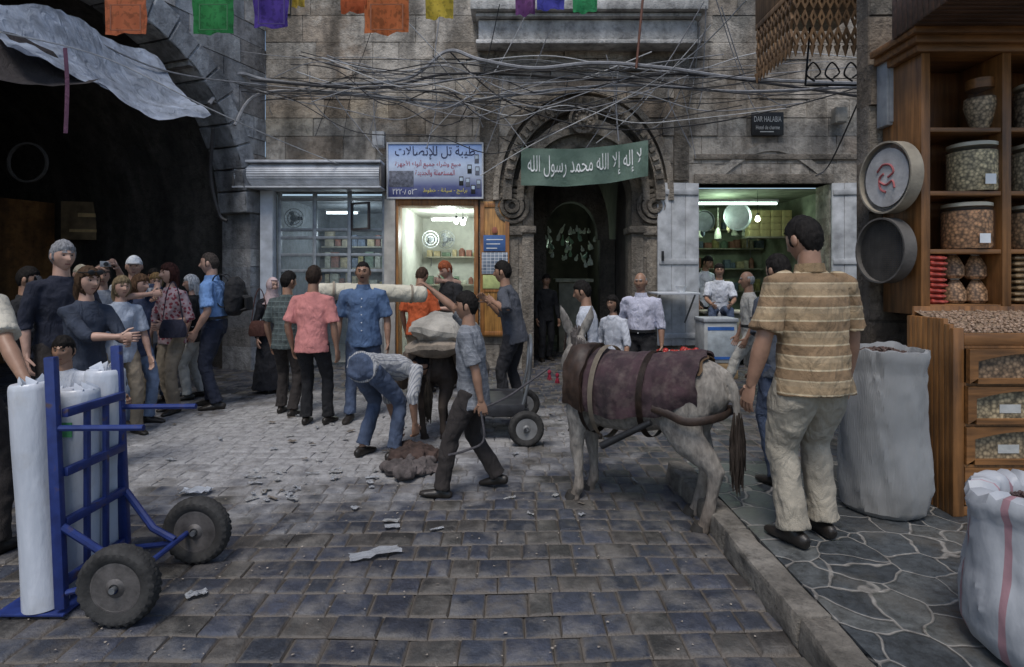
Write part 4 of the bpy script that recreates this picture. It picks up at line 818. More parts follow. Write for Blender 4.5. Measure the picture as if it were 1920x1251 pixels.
for yy,m in ((.215,M_STRAP),(.31,M_LEA),(-.12,M_LEA)):
    bm=B(); g=[]
    for j in range(41):
        a=2*PI*j/40; g.append([bm.verts.new(arcpt(yy+q,a,.060 if yy>0 else .046)) for q in (-.02,.02)])
    for j in range(40): bm.faces.new((g[j][0],g[j+1][0],g[j+1][1],g[j][1]))
    bmesh.ops.solidify(bm,geom=bm.faces[:],thickness=.006); add('girth_strap',bm,m,dk)
for sx in (-1,1):
    bm=B(); tube(bm,cat([arcpt(-.20,sx*R(102),.035),V((sx*.245,-.30,.72)),V((sx*.245,-.40,.69)),V((sx*.215,-.50,.70)),V((sx*.12,-.585,.72)),V((0,-.60,.73))]),[(.025,.009)]*31,6,(0,0,1)); add('breeching_strap',bm,M_LEA,dk)
bm=B(); tube(bm,[V((-.26,-.20,.66)),V((-.30,.12,.47))],[.018,.024],10); add('shaft_peg',bm,M_BLACK,dk,label='dark wooden peg slanting below the blanket')
bm=B(); tube(bm,[T1(p) for p in ((-.078,.80,.97),(0,.755,.94),(.078,.80,.97),(.065,.90,1.0),(0,.92,.97),(-.065,.90,1.0),(-.078,.80,.97))],.009,6); tube(bm,[T1(p) for p in ((-.088,.78,.99),(-.078,.74,1.13),(.078,.74,1.13),(.088,.78,.99))],.009,6); add('halter',bm,M_LEA,dk)
for (a,b_) in ((-.13,.62),(-.12,.56)):
    bm=B(); q=V((a,b_,.86+.3*(b_-.58))); blob(bm,q,(.014,.014,.018),10)
    for i in range(8): tube(bm,[q,q+V((U(-.018,.018),U(-.018,.018),-.055))],[.005,.003],5)
    add('red_tassel',bm,cloth((.28,.012,.035)),dk)
d2,T2=donkey('dark brown pack donkey seen from behind loaded with sacks',-.68,5.95,-10,M_DON2,hairm((.03,.025,.02)),25,.84)
def pillow(name,label,cat_,loc,size,yaw,m,roll=0,group=None,disp=.05):
    bm=B(); bmesh.ops.create_cube(bm,size=2); bmesh.ops.subdivide_edges(bm,edges=bm.edges[:],cuts=9,use_grid_fill=True)
    for v in bm.verts:
        c=v.co; e=max(abs(c.x),abs(c.y)); c.z*=(1-.82*min(1,e)**2.6); r=1-.10*(abs(c.x)*abs(c.y)); c.x*=r; c.y*=r
        c.x*=size[0];c.y*=size[1];c.z*=size[2]; n_=noise.noise(c*7+V(loc)); c+=V((0,0,n_*disp*.6)); c+=V((noise.noise(c*9),noise.noise(c*9+V((5,1,2))),noise.noise(c*16)))*disp*.35
    bmesh.ops.rotate(bm,verts=bm.verts,cent=(0,0,0),matrix=Matrix.Rotation(roll,3,'Y'))
    oo=add(name,bm,m,None); oo.location=loc; oo.rotation_euler=(0,0,yaw); return tag(oo,label,cat_,group)
M_SACK=cloth((.28,.23,.18),None,.3); M_SACK2=cloth((.38,.35,.30),None,.25); M_SACKD=cloth((.13,.095,.07),None,.35)
pillow('sack','topmost pale sack on the pack donkey','sack',(-.66,5.55,1.06),(.25,.36,.15),-.15,M_SACK2,R(8)); pillow('sack','pale sack across the rump of the pack donkey under topmost one','sack',(-.67,5.5,.92),(.28,.30,.11),-.2,M_SACK,R(-6))
pillow('sack','brown sack hanging on left flank of the pack donkey','sack',(-.92,5.72,.74),(.27,.32,.13),-.15,M_SACKD,R(-68)); pillow('sack','brown sack hanging on right flank of the pack donkey','sack',(-.41,5.80,.74),(.27,.32,.13),-.15,M_SACK,R(68))
pillow('sack','grey sack behind topmost sack on the pack donkey','sack',(-.62,6.15,.98),(.28,.28,.15),-.1,M_SACK2)
def heap(label,name,c,r,m,hz):
    bm=B()
    for i in range(9):
        a=U(0,6.28); q=U(0,.7); blob(bm,(r[0]*q*cos(a),r[1]*q*sin(a),U(.01,.05)),(U(.35,.6)*r[0],U(.35,.6)*r[1],U(.5,1)*hz),12,Matrix.Rotation(U(0,3),4,'Z')@Matrix.Rotation(U(-.5,.5),4,'X'))
    bm=remesh(bm,.010,1,.075)
    for v in bm.verts:
        n_=noise.noise(v.co*28+V(c)); v.co+=V((noise.noise(v.co*20),noise.noise(v.co*20+V((3,3,3))),n_))*.012; v.co.z=max(v.co.z,.004)
    oo=add(name,bm,m,None); oo.location=c; return tag(oo,label,'sack')
heap('crumpled brown sack cloth on the ground at the bending man','sack_cloth',(-.82,4.95,.012),(.26,.22),cloth((.065,.04,.032),None,.4),.12); heap('crumpled grey sack cloth on the ground behind the walking boy','sack_cloth',(-.76,4.62,.012),(.32,.18),cloth((.12,.10,.095),None,.4),.09)
o=thing('mattress_roll','long white wrapped roll carried level behind man in blue shirt','roll',(0,0,0)); bm=B(); a,b_=at(592,545,6.62),at(800,552,7.05); tube(bm,[a,a.lerp(b_,.02),a.lerp(b_,.3),a.lerp(b_,.6),a.lerp(b_,.98),b_],[.05,.09,.10,.105,.10,.06],16); add('wrapping',remesh(bm,.014,2,.02),cloth((.6,.56,.45)),o)
for t_ in (.15,.85): bm=B(); p=a.lerp(b_,t_); d=(b_-a).normalized(); tube(bm,[p-d*.012,p+d*.012],.113,18); add('tie_band',bm,M_STRAP,o)
# ---------------------------------------------------------------- wheels, carts
def wheel(root,loc,r,w,axis,rimm,tread=True,n=56):
    M=Matrix.Translation(loc)@axis.to_track_quat('Z','Y').to_matrix().to_4x4(); bm=B(); rr=r-w*.5; rings=[]
    prof=[(rr-w*.30,-w*.30),(rr-w*.05,-w*.46),(rr+w*.22,-w*.47),(rr+w*.42,-w*.36),(rr+w*.48,-w*.18),(rr+w*.5,-w*.03),(rr+w*.5,w*.03),(rr+w*.48,w*.18),(rr+w*.42,w*.36),(rr+w*.22,w*.47),(rr-w*.05,w*.46),(rr-w*.30,w*.30)]
    for j in range(n*2):
        a=2*PI*j/(n*2); ring=[]
        for i,(q,z) in enumerate(prof):
            if tread and 2<i<9: q-=(.008 if (j//2+i)%2 else 0)
            ring.append(bm.verts.new(M@V((q*cos(a),q*sin(a),z))))
        rings.append(ring)
    for j in range(n*2):
        p,q=rings[j],rings[(j+1)%(n*2)]
        for i in range(len(prof)): bm.faces.new((p[i],q[i],q[(i+1)%len(prof)],p[(i+1)%len(prof)]))
    wb=bpy.data.objects.new('wheel',None); C.objects.link(wb); wb.parent=root
    add('tyre',bm,mat((.03,.0285,.027),.85,.5,14,.3,120),wb)
    bm=B(); R0=rr-w*.28; lathe(bm,[(R0,-w*.32),(R0*.92,-w*.33),(R0*.86,-w*.2),(R0*.5,-w*.16),(R0*.42,-w*.3),(.022,-w*.42),(.02,w*.42),(R0*.42,w*.3),(R0*.5,w*.16),(R0*.86,w*.2),(R0*.92,w*.33),(R0,w*.32)],32,M)
    add('rim',bm,rimm,wb); bm=B(); lathe(bm,[(.014,-w*.6),(.014,w*.6)],12,M); add('hub',bm,M_STEEL,wb)
t=NT('blue_paint'); n=t.noise(14,7); c=t.mix(t.ramp(n,[(.60,0),(.70,.85)]),t.ramp(n,[(.3,(.010,.020,.10)),(.7,(.020,.042,.19))]),(.075,.045,.03)); t.bump(n,.2,.01); M_BLUE=t.fin(c,.45)
ht=thing('hand_truck','dark blue steel hand truck with two black tyred wheels','hand truck',(0,0,0))
FX=-2.04; YA,YB=2.66,3.10
def bar(name,pts,r,par=None,n=8): bm=B(); tube(bm,pts,r,n); return add(name,bm,M_BLUE,par or ht)
for y_ in (YA,YB):
    bm=B(); bx(bm,FX-.024,FX+.024,y_-.018,y_+.018,.05,1.19,0,.006,M=Matrix.Translation((FX,0,.05))@Matrix.Rotation(R(-2.5),4,'Y')@Matrix.Translation((-FX,0,-.05))); add('upright',bm,M_BLUE,ht)
    bar('handle',[(FX-.03,y_,.865),(FX+.37,y_,.868)],.014); 
    bar('axle_brace',[(FX,y_,.42),(-1.86,y_+(.06 if y_==YA else -.06),.25),(-1.75,y_+(.06 if y_==YA else -.06),.19)],.018); bar('lower_brace',[(FX+.02,y_,.12),(-1.75,y_+(.05 if y_==YA else -.05),.17)],.014)
for zz in (.93,.66,.43,.16): bm=B(); bx(bm,FX-.018,FX+.012,YA+.019,YB-.019,zz-.02,zz+.02,0,.004); add('crossbar',bm,M_BLUE,ht)
for y_ in (2.82,2.95): bm=B(); bx(bm,FX-.012,FX+.008,y_-.014,y_+.014,.18,.925,0,.003); add('slat',bm,M_BLUE,ht)
bm=B(); bx(bm,FX-.30,FX+.02,YA-.02,YB+.02,.02,.032,0,.003); add('toe_plate',bm,M_BLUE,ht)
bar('axle',[(-1.74,YA-.1,.18),(-1.74,YB+.1,.18)],.014)
M_RIM=mat((.11,.10,.095),.55,.45,14,.2,60,.3)
wheel(ht,V((-1.74,YA-.06,.185)),.18,.088,V((0,1,0)),M_RIM); wheel(ht,V((-1.70,YB+.07,.185)),.18,.088,V((0,1,0)),M_RIM)
t=NT('roll_film'); n=t.noise(3,6,t.map(3,3,.7)); t.bump(t.noise(10,5,t.map(2,2,.6)),.35,.02); M_ROLL=t.fin(t.mix(t.ramp(t.noise(5,7),[(.55,0.),(.7,.35)]),t.ramp(n,[(.3,(.42,.45,.50)),(.7,(.62,.64,.69))]),(.35,.32,.28)),.3)
M_GRN=mat((.08,.3,.12)); 
for i,(x,y_,r,h_,lab,ln) in enumerate(((-2.16,2.72,.086,1.03,'leftmost white wrapped roll leaning at the near upright of the hand truck',-4),(-2.15,2.915,.086,.965,'white wrapped roll in the middle of the hand truck',0),(-2.155,3.11,.09,1.03,'white wrapped roll at the far upright of the hand truck',0),(-2.345,3.05,.085,.91,'white wrapped roll at the back nearest to the boy',0))):
    o=thing('plastic_roll',lab,'roll',(x,y_,.034)); o.rotation_euler=(0,R(ln),0); bm=B(); lathe(bm,[(0,0),(r,.0),(r,.02),(r*1.01,h_*.25),(r*1.0,h_*.5),(r*1.01,h_*.75),(r,h_-.03),(r*.96,h_-.008),(r*.88,h_),(r*.35,h_-.004),(r*.3,h_-.03),(0,h_-.03)],28); 
    for v in bm.verts: v.co+=V((noise.noise(v.co*5+V((i*3,0,0))),noise.noise(v.co*5+V((0,i*3,4))),0))*.007
    add('film',bm,M_ROLL,o); bm=B()
    for q in range(3): a=U(0,6.28); tube(bm,[V((r*.3*cos(a),r*.3*sin(a),h_-.02)),V((r*.6*cos(a),r*.6*sin(a),h_+.008)),V((r*.9*cos(a+.5),r*.9*sin(a+.5),h_-.006))],[(.02,.006),(.03,.006),(.015,.004)],6,(0,0,1))
    add('twisted_end',bm,M_ROLL,o)
    if i==1: bm=B(); bx(bm,-.03,.03,-r-.006,-r-.001,h_-.22,h_-.15); add('green_mark',bm,M_GRN,o)
ct=thing('hand_cart','low black wheeled handcart behind the walking boy','cart',(0,0,0))
ctm=mat((.05,.05,.055),.5,.3,10,.2,50,.5)
bm=B(); bx(bm,-.35,.12,5.5,6.25,.30,.345,0,.006); bx(bm,-.35,.12,5.47,5.499,.25,.36,0,.004); bx(bm,-.35,.12,6.251,6.28,.25,.36,0,.004); add('bed',bm,ctm,ct)
bm=B(); tube(bm,cat([(.10,5.52,.34),(.16,5.52,.6),(.18,5.55,.92),(.18,6.2,.92),(.16,6.22,.6),(.10,6.22,.34)]),.016,8); add('push_handle',bm,M_STEEL,ct)
bm=B(); tube(bm,[(.12,5.3,.165),(.12,6.45,.165)],.014,8); bx(bm,.08,.16,5.55,5.6,.165,.30); bx(bm,.08,.16,6.15,6.2,.165,.30); add('axle',bm,ctm,ct)
for y_ in (5.6,6.1): bm=B(); bx(bm,-.32,-.28,y_,y_+.04,0.02,.299); add('rest_leg',bm,ctm,ct)
wheel(ct,V((.13,5.36,.165)),.165,.085,V((-.12,1,0)).normalized(),mat((.2,.2,.2),.45,.3),True,40); wheel(ct,V((.14,6.42,.165)),.165,.085,V((0,1,0)),mat((.2,.2,.2),.45,.3),True,40)
M_ROPE=mat((.06,.055,.06),.7,.4,60,.6,200)
bm=B(); hw=P18['W'](P18['WR'][-1]); hal=V((.28,4.36,.88))
tube(bm,cat([hw+V((.0,0,-.05)),hw.lerp(hal,.35)+V((0,0,-.06)),hw.lerp(hal,.7)+V((0,0,-.03)),hal]),.009,6); tag(add('lead_rope',bm,M_ROPE,None),'dark lead rope from the boy\'s hand to the donkey\'s halter','rope')
bm=B(); tube(bm,cat([hw+V((0,-.03,-.06)),hw+V((.02,-.06,-.25)),hw+V((-.1,-.05,-.32)),hw+V((-.22,-.02,-.36))]),.008,6); tag(add('rope_end',bm,M_ROPE,None),'loose rope end dangling beside the boy\'s trousers','rope')
# ---------------------------------------------------------------- spice shop
WC=(.26,.115,.036); W1=wood(WC,2); W0=wood(WC,0); 
o=thing('shelf_unit','tall brown wooden shelf unit holding jars of nuts','shelf unit',(0,0,0))
for x0,x1 in ((2.70,2.76),(3.235,3.295),(3.80,3.86)): box('upright',x0,x1,3.87,4.27,1.30,3.03,W1,o)
for k,zz in enumerate((1.37,1.735,2.12,2.54)):
    for x0,x1 in ((2.762,3.233),(3.297,3.798)): box('shelf_board',x0,x1,3.875,4.25,zz-.03,zz,W0,o)
box('back_panel',2.762,3.798,4.252,4.268,1.3,3.03,wood((.17,.07,.024),2),o)
bm=B()
for k in range(3): bx(bm,2.66-.03*k,3.9,3.85-.03*k,4.27,3.032+.05*k,3.083+.05*k,0,.008)
add('cornice',bm,W0,o)
o=thing('bin_cabinet','brown wooden cabinet with nut drawers and slatted side','cabinet',(0,0,0))
cx0,cx1,cy0,cy1=2.60,3.9,3.45,3.865
bm=B()
for i in range(8): bx(bm,cx0,cx0+.03,cy0+.035+(cy1-cy0-.035)*i/8+.002,cy0+.035+(cy1-cy0-.035)*(i+1)/8-.002,.14,1.30 if i>0 else 1.27,0,.003)
bx(bm,cx0+.008,cx0+.026,cy0+.034,cy1,.141,1.25)
add('side_panel',bm,wood((.29,.13,.04),2),o)
box('corner_post',cx0-.005,cx0+.06,cy0,cy0+.033,.14,1.25,W1,o); box('mid_post',3.36,3.42,cy0+.012,cy0+.05,.14,1.2,W1,o); box('back_board',cx0+.032,cx1,cy1-.02,cy1,.14,1.36,W1,o); box('plinth',cx0+.032,cx1,cy0+.01,cy1-.022,.142,.2,W0,o)
zs_=[(.21,.43),(.45,.67),(.69,.91),(.93,1.13)]
for k,(a,b_) in enumerate(zs_):
    for x0,x1 in ((cx0+.065,3.355),(3.425,3.9)):
        dr=bpy.data.objects.new('drawer',None); C.objects.link(dr); dr.parent=o
        ya=cy0+.02-.012*k
        bm=B(); ww=x1-x0
        ins=[(x0+.05,a+.03),(x0+.05,b_-.07)]+[(x0+.05+(ww-.10)*i/8,b_-.07+.045*sin(PI*i/8)) for i in range(1,8)]+[(x1-.05,b_-.07),(x1-.05,a+.03)]
        outs=[(x0,a),(x0,b_)]+[(x0+ww*i/8,b_) for i in range(1,8)]+[(x1,b_),(x1,a)]
        archring(bm,ins,outs,ya-.02,ya+.01); bx(bm,x0+.0495,x1-.0495,ya-.019,ya+.009,a,a+.029); add('front_frame',bm,W0,dr)
        bm=B(); bx(bm,x0+.03,x1-.03,ya+.012,ya+.03,a+.02,b_-.02); add('nuts_behind_glass',bm,nuts([(.06,.045,.035),(.33,.25,.15),(.38,.30,.18),(.26,.17,.10)][k],46 if k else 60),dr)
        if k in (1,2): bm=B(); bx(bm,x0+ww*.3,x0+ww*.48,ya+.008,ya+.0115,a+.06,a+.11); add('price_card',bm,mat((.42,.42,.40)),dr)
    bm=B(); bx(bm,cx0+.061,cx1,cy0,cy0+.03,b_+.002,b_+.018); add('rail',bm,W1,o)
box('bin_front',cx0+.062,cx1,cy0+.002,cy0+.03,1.15,1.22,W0,o)
def pile(root,name,pts,m,r,sq=.7):
    bm=B()
    for p in pts: bmesh.ops.create_icosphere(bm,subdivisions=1,radius=1,matrix=Matrix.Translation(p)@Matrix.Rotation(U(0,6),4,(U(-1,1),U(-1,1),U(-1,1)))@Matrix.Diagonal((r,r*.75,r*sq,1)))
    ob=add(name,bm,m,root); ob['kind']='stuff'; return ob
bm=B(); vs=[bm.verts.new(p) for p in ((cx0+.035,cy0+.03,1.21),(cx1,cy0+.03,1.21),(cx1,cy1-.025,1.33),(cx0+.035,cy1-.025,1.33))]; bm.faces.new(vs); add('nut_bed',bm,nuts((.30,.21,.14),50),o)
pile(o,'loose_nuts',[V((U(cx0+.05,cx1-.1),y_,1.215+(y_-cy0-.03)*.30+U(0,.012))) for y_ in [U(cy0+.04,cy1-.03) for _ in range(900)]],mat((.27,.18,.12),.5,.4,30),.013)
def jar(label,x,y_,z,r,h,col,kind=0,ns=50):
    o=thing('glass_jar',label,'jar',(x,y_,z+.002))
    pr=[(r*.95,0),(r,.015),(r,h*.80),(r*.92,h*.88),(r*.82,h*.9)] if kind==0 else [(r*.5,0),(r*.55,.02),(r*.7,h*.15),(r,h*.45),(r*.95,h*.6),(r*.6,h*.72),(r*.75,h*.78)]
    bm=B(); lathe(bm,pr,26); add('glass',bm,glass(.05,(.4,.4,.38)),o)
    k=.78 if kind==0 else .6; bm=B(); lathe(bm,[(max(q*.94-.003,0),zz+.006) for q,zz in pr if zz<=h*k+.02]+[(0,h*k)],24); add('contents',bm,nuts(col,ns),o)
    bm=B(); lathe(bm,[(r*.84,h*.905),(r*.93,h*.91),(r*.93,h*.98),(r*.8,h),(0,h)] if kind==0 else [(r*.62,h*.785),(r*.8,h*.79),(r*.8,h*.97),(r*.6,h),(0,h)],26); add('lid',bm,mat((.45,.42,.33),.35,.15) if kind==0 else W0,o)
    if kind==0: bm=B(); bx(bm,-.035,.035,-r-.006,-r-.003,h*.12,h*.32); add('label_card',bm,M_WHITE,o)
jar('waisted glass jar with wooden lid on top shelf',PX(1838,4.0),4.0,2.54,.105,.36,(.46,.34,.21),1); jar('large jar of pale seeds on third shelf of left bay',PX(1822,4.0),4.0,2.12,.155,.335,(.64,.52,.30)); jar('large jar of hazelnuts on second shelf of left bay',PX(1812,4.0),4.0,1.735,.155,.315,(.54,.28,.13))
jar('jar of brown nuts on second shelf at right frame edge',PX(1940,4.0),4.0,1.735,.155,.30,(.48,.30,.16)); jar('jar of pale kernels on third shelf at right frame edge',PX(1945,4.0),4.0,2.12,.155,.33,(.62,.52,.34)); jar('jar of dark nuts on top shelf at right frame edge',PX(1945,4.0),4.0,2.54,.14,.32,(.36,.28,.2))
M_PKR=mat((.42,.07,.05),.4,.6,25); M_PKN=nuts((.45,.26,.14),60)
for i in range(9):
    pillow('snack_packet','small red and white packet in the stack at left of the bottom shelf','packet',(PX(1746,3.95)+U(-.01,.01),3.95,1.39+.036*i),(.06,.08,.024),U(-.1,.1),M_PKR,0,'red packets stacked on the bottom shelf',.02)
for i,(px,zz,lab) in enumerate(((1790,0,'left clear bag of nuts on the bottom shelf'),(1830,0,'right clear bag of nuts on the bottom shelf'),(1786,.17,'upper left clear bag of nuts on the bottom shelf'),(1828,.165,'upper right clear bag of nuts on the bottom shelf'))):
    o=thing('nut_bag',lab,'bag of nuts',(PX(px,4.02),4.02,1.372+zz)); bm=B(); tube(bm,[(0,0,0),(0,0,.02),(0,0,.08),(0,0,.13),(0,0,.16)],[(.05,.04),(.07,.06),(.07,.055),(.05,.03),(.03,.01)],12,(1,0,0)); add('nuts',bm,M_PKN,o); bm=B(); tube(bm,[(0,0,.155),(0,0,.18)],[(.02,.008),(.05,.01)],8,(1,0,0)); add('bag_neck',bm,glass(.4),o)
for i in range(8): pillow('flat_packet','flat brown packet in the stack on right bay bottom shelf','packet',(PX(1915,3.98)+U(-.01,.01),3.98,1.40+.04*i),(.12,.09,.022),U(-.06,.06),mat((.26,.18,.10),.4,.5,30),0,'flat brown packets stacked in right bay',.01)
o=thing('shutter_roll','brown ribbed roller shutter rolled up above the spice shop','shutter',(0,0,0)); bm=B()
for i in range(15):
    f=i/14; bx(bm,2.58,4.6,3.24+.05*i,3.24+.05*i+.0515,3.20-.04*f,3.5,0,.012)
add('slats',bm,wood((.10,.055,.035),0),o); box('bottom_bar',2.57,4.6,3.18,3.236,3.16,3.5,mat((.05,.035,.03)),o)
def sieve(label,p,r,yaw,mesh,rimm,sp=.013,bw=.0025):
    o=thing('sieve',label,'sieve',p,yaw); M=Matrix.Rotation(PI/2,4,'X'); bm=B(); lathe(bm,[(r,-.045),(r+.012,-.045),(r+.012,.045),(r,.045)],40,M,0,True); add('rim',bm,rimm,o)
    bm=B(); k=int(r/sp)
    for i in range(-k,k+1):
        a=i*sp; l=math.sqrt(max(r*r-a*a,0)); bx(bm,a-bw,a+bw,-.012,-.009,-l,l); bx(bm,-l,l,-.0095,-.005,a-bw,a+bw)
    add('mesh',bm,mesh,o); return o
sv=sieve('large round sieve with white disc and red markings beside the shelf unit',V((2.60,4.04,2.235)),.235,R(-84),M_STEEL,mat((.3,.26,.2)))
M_FAINT=mat((.36,.10,.10)); bm=B(); lathe(bm,[(.2,0),(.2,.006),(0,.006)],32,Matrix.Translation((0,-.02,0))@Matrix.Rotation(PI/2,4,'X')); dsk=add('disc',bm,mat((.48,.46,.44),.7,.35,6),sv)
for q in (((-.08,.05),(-.03,.09),(.04,.08),(.07,.03),(.02,.0)),((-.06,-.02),(0,-.05),(.06,-.03),(.08,-.08)),((-.02,.03),(-.06,.0),(-.05,-.07),(.0,-.1))): bm=B(); tube(bm,cat([(a,-.028,b) for a,b in q]),.008,6); add('red_stroke',bm,M_FAINT,dsk)
sieve('dark round mesh sieve hanging below the white one',V((2.585,4.07,1.735)),.215,R(-82),mat((.06,.055,.05),.6,.4,9,.1,40,.2),mat((.10,.09,.08)),.014,.0042)
o=thing('meter_box','tall grey metal electrical cabinet high on the pier','electrical box',at(1671,168,4.22)); box('case',-.07,.07,-.06,.06,-.27,.27,mat((.26,.27,.28),.5),o,.008); box('door_panel',-.055,.055,-.068,-.062,-.25,.25,mat((.29,.30,.31),.5),o)
t=NT('woven_plastic'); w1=t.add('TexWave',{'Vector':t.co(),'Scale':55.},bands_direction='Z').outputs[1]; w2=t.add('TexWave',{'Vector':t.co(),'Scale':55.},bands_direction='X').outputs[1]; n=t.noise(3,5,t.map(1,1,.5)); c=t.ramp(n,[(.3,(.21,.212,.212)),(.7,(.30,.30,.295))]); c=t.mix(t.ramp(t.sep()[2],[(.0,.5),(.3,0.)]),c,(.17,.155,.135)); t.bump(t.math('ADD',t.math('MULTIPLY',t.math('ADD',w1,w2),.08),t.noise(5,4,t.map(1,1,.45))),.45,.03); M_WOV=t.fin(c,.42,Sheen_Weight=.15)
t=NT('striped_woven'); s=t.sep(); n=t.noise(4,5); f=t.ramp(t.math('FRACT',t.math('MULTIPLY',t.math('ADD',t.add('Math',{0:s[1],1:s[0]},operation='ARCTAN2').outputs[0],3.3),1.1)),[(0,0),(.42,0),(.45,1),(.53,1),(.56,0)],'CONSTANT'); c=t.mix(f,t.ramp(n,[(.3,(.30,.31,.33)),(.7,(.43,.44,.46))]),(.33,.19,.21)); t.bump(t.noise(6,5,t.map(1,1,.5)),.4,.03); M_WOV2=t.fin(c,.5)
def bigsack(label,x,y_,r,h,m,seed,rc,close=False):
    o=thing('seed_sack',label,'sack',(x,y_,.142)); bm=B(); pr=[(r*.84,0),(r*.98,.03),(r*1.06,h*.15),(r*1.07,h*.35),(r*1.0,h*.55),(r*.98,h*.75),(r*.97,h*.90),(r*1.03,h*.955)]
    pr+=[(r*1.04,h*1.0),(r*.98,h*1.06),(r*.84,h*1.075),(r*.68,h*1.06),(r*.62,h*1.03),(r*.60,h*.96)] if close else [(r*1.06,h*.99),(r*1.05,h*1.02),(r*.98,h*1.025),(r*.92,h*.99),(r*.9,h*.95)]
    lathe(bm,[(q,zz) for q,zz in pr],72)
    bmesh.ops.subdivide_edges(bm,edges=[e for e in bm.edges if abs(e.verts[0].co.z-e.verts[1].co.z)>.08],cuts=5)
    for v in bm.verts:
        a=math.atan2(v.co.y,v.co.x); zz=v.co.z
        d=noise.noise(V((cos(a)*1.6,sin(a)*1.6,zz*2.2+rc)))*.05-abs(noise.noise(V((cos(a+zz*.8)*5,sin(a+zz*.8)*5,zz*1.6+rc+4))))*.034+noise.noise(V((cos(a)*9,sin(a)*9,zz*14+rc)))*.009; v.co.x*=1+d/r*.7; v.co.y*=1+d/r*.7
        if zz>h*.9: v.co.z+=.035*noise.noise(V((cos(a)*2,sin(a)*2,rc)))+(.030 if close else .014)*noise.noise(V((cos(a)*8,sin(a)*8,rc)))
    add('bag',bm,m,o); q_=.62 if close else .93; bm=B(); lathe(bm,[(r*q_,h*.955),(r*q_*.5,h*1.0),(0,h*1.02)],24); add('seeds',bm,nuts(seed,60),o)
    pile(o,'loose_seeds',[V((q*cos(a),q*sin(a),h*(1.02-.06*(q/(r*q_))**1.5)+U(0,.008))) for q,a in [(r*q_*.96*math.sqrt(U(0,1)),U(0,6.28)) for _ in range(500 if not close else 240)]],mat(tuple(c*1.1 for c in seed),.5,.4,30),.010)
    return o
bigsack('tall grey woven sack of dark seeds beside the nut cabinet',2.26,3.58,.232,.955,M_WOV,(.07,.04,.03),1.); bigsack('white woven sack with pink stripes at the lower right corner',2.0,2.17,.262,.57,M_WOV2,(.06,.035,.03),5.,True)
o=thing('wooden_balcony','carved wooden balcony with pierced orange fretwork apron at top right','balcony',(0,0,0)); M_FR=wood((.27,.155,.075),2,.7)
bx0,bx1,by0,by1=2.62,3.45,5.5,6.32
box('floor_slab',bx0,bx1,by0,by1,4.2,4.26,M_FR,o); box('railing_panel',bx0,bx1,by0,by0+.03,4.262,5.4,M_FR,o,smooth=False); box('side_panel',bx0,bx0+.03,by0+.032,by1,4.262,5.4,M_FR,o)
bm=B()
def fret(p0,d,n,zt):
    for i in range(n):
        c=p0+d*(i+.5); w=d.length*.5; e=d.normalized()
        for k,(z1,z2,ww) in enumerate(((zt,zt-.15,w),(zt-.14,zt-.31,w*.85),(zt-.30,zt-.50,w))):
            zm=(z1+z2)/2; pts=[c+V((0,0,z1)),c+e*ww+V((0,0,zm)),c+V((0,0,z2)),c-e*ww+V((0,0,zm))]; inn=[c+(p-c-V((0,0,zm)))*.42+V((0,0,zm)) for p in pts]
            nrm=V((e.y,-e.x,0))*.025
            A_=[bm.verts.new(p+nrm*q) for q in (0,1) for p in pts]; I_=[bm.verts.new(p+nrm*q) for q in (0,1) for p in inn]
            for j in range(4):
                jj=(j+1)%4; bm.faces.new((A_[j],A_[jj],I_[jj],I_[j])); bm.faces.new((A_[4+j],A_[4+jj],I_[4+jj],I_[4+j])); bm.faces.new((A_[j],A_[jj],A_[4+jj],A_[4+j])); bm.faces.new((I_[j],I_[jj],I_[4+jj],I_[4+j]))
        bmesh.ops.create_cone(bm,cap_ends=True,segments=8,radius1=.004,radius2=.03,depth=.1,matrix=Matrix.Translation(c+V((0,0,zt-.53))))
fret(V((bx0,by0,0)),V((.078,0,0)),10,4.2); fret(V((bx0,by0,0)),V((0,.081,0)),10,4.2); bx(bm,bx0-.02,bx1,by0-.03,by0-.002,4.15,4.2,0,.004)
add('fretwork_apron',bm,M_FR,o,smooth=False)
bm=B()
for k in range(3): x=3.2+.2*k; tube(bm,cat([(x,6.2,3.62),(x-.09,6.2,3.7),(x-.02,6.2,3.82),(x+.06,6.2,3.72),(x,6.2,3.66)]),.009,6)
tube(bm,[(3.1,6.2,3.58),(3.75,6.2,3.58)],.011,6); tube(bm,[(3.1,6.2,3.58),(3.15,6.2,4.19)],.011,6); add('iron_bracket',bm,M_BLACK,o)
# ---------------------------------------------------------------- awning, flags, cables
def cpoly(pts,u):
    n=len(pts)-1; i=min(int(u*n),n-1); return pts[i].lerp(pts[i+1],u*n-i)
def sheet(name,label,cat_,top,bot,m,nu=30,nv=18,sag=.1,amp=.05):
    bm=B(); g=[]; top=cat(top,8); bot=cat(bot,8)
    for i in range(nu+1):
        a,b_=cpoly(top,i/nu),cpoly(bot,i/nu); g.append([bm.verts.new(a.lerp(b_,j/nv)+V((0,0,-sag*sin(PI*j/nv)+amp*noise.noise(a.lerp(b_,j/nv)*2.2)+amp*.4*noise.noise(a.lerp(b_,j/nv)*6)))) for j in range(nv+1)])
    for i in range(nu):
        for j in range(nv): bm.faces.new((g[i][j],g[i+1][j],g[i+1][j+1],g[i][j+1]))
    bmesh.ops.solidify(bm,geom=bm.faces[:],thickness=.005); return tag(add(name,bm,m,None),label,cat_)
sheet('awning','pale blue grey canvas awning drooping across the market arch','awning',[at(-40,-10,5.2),at(90,20,5.9),at(200,62,6.9),at(290,100,7.8)],[at(30,90,5.0),at(160,150,5.6),at(285,222,6.3),at(396,212,7.2)],cloth((.48,.53,.62),None,.25),sag=.14,amp=.10)
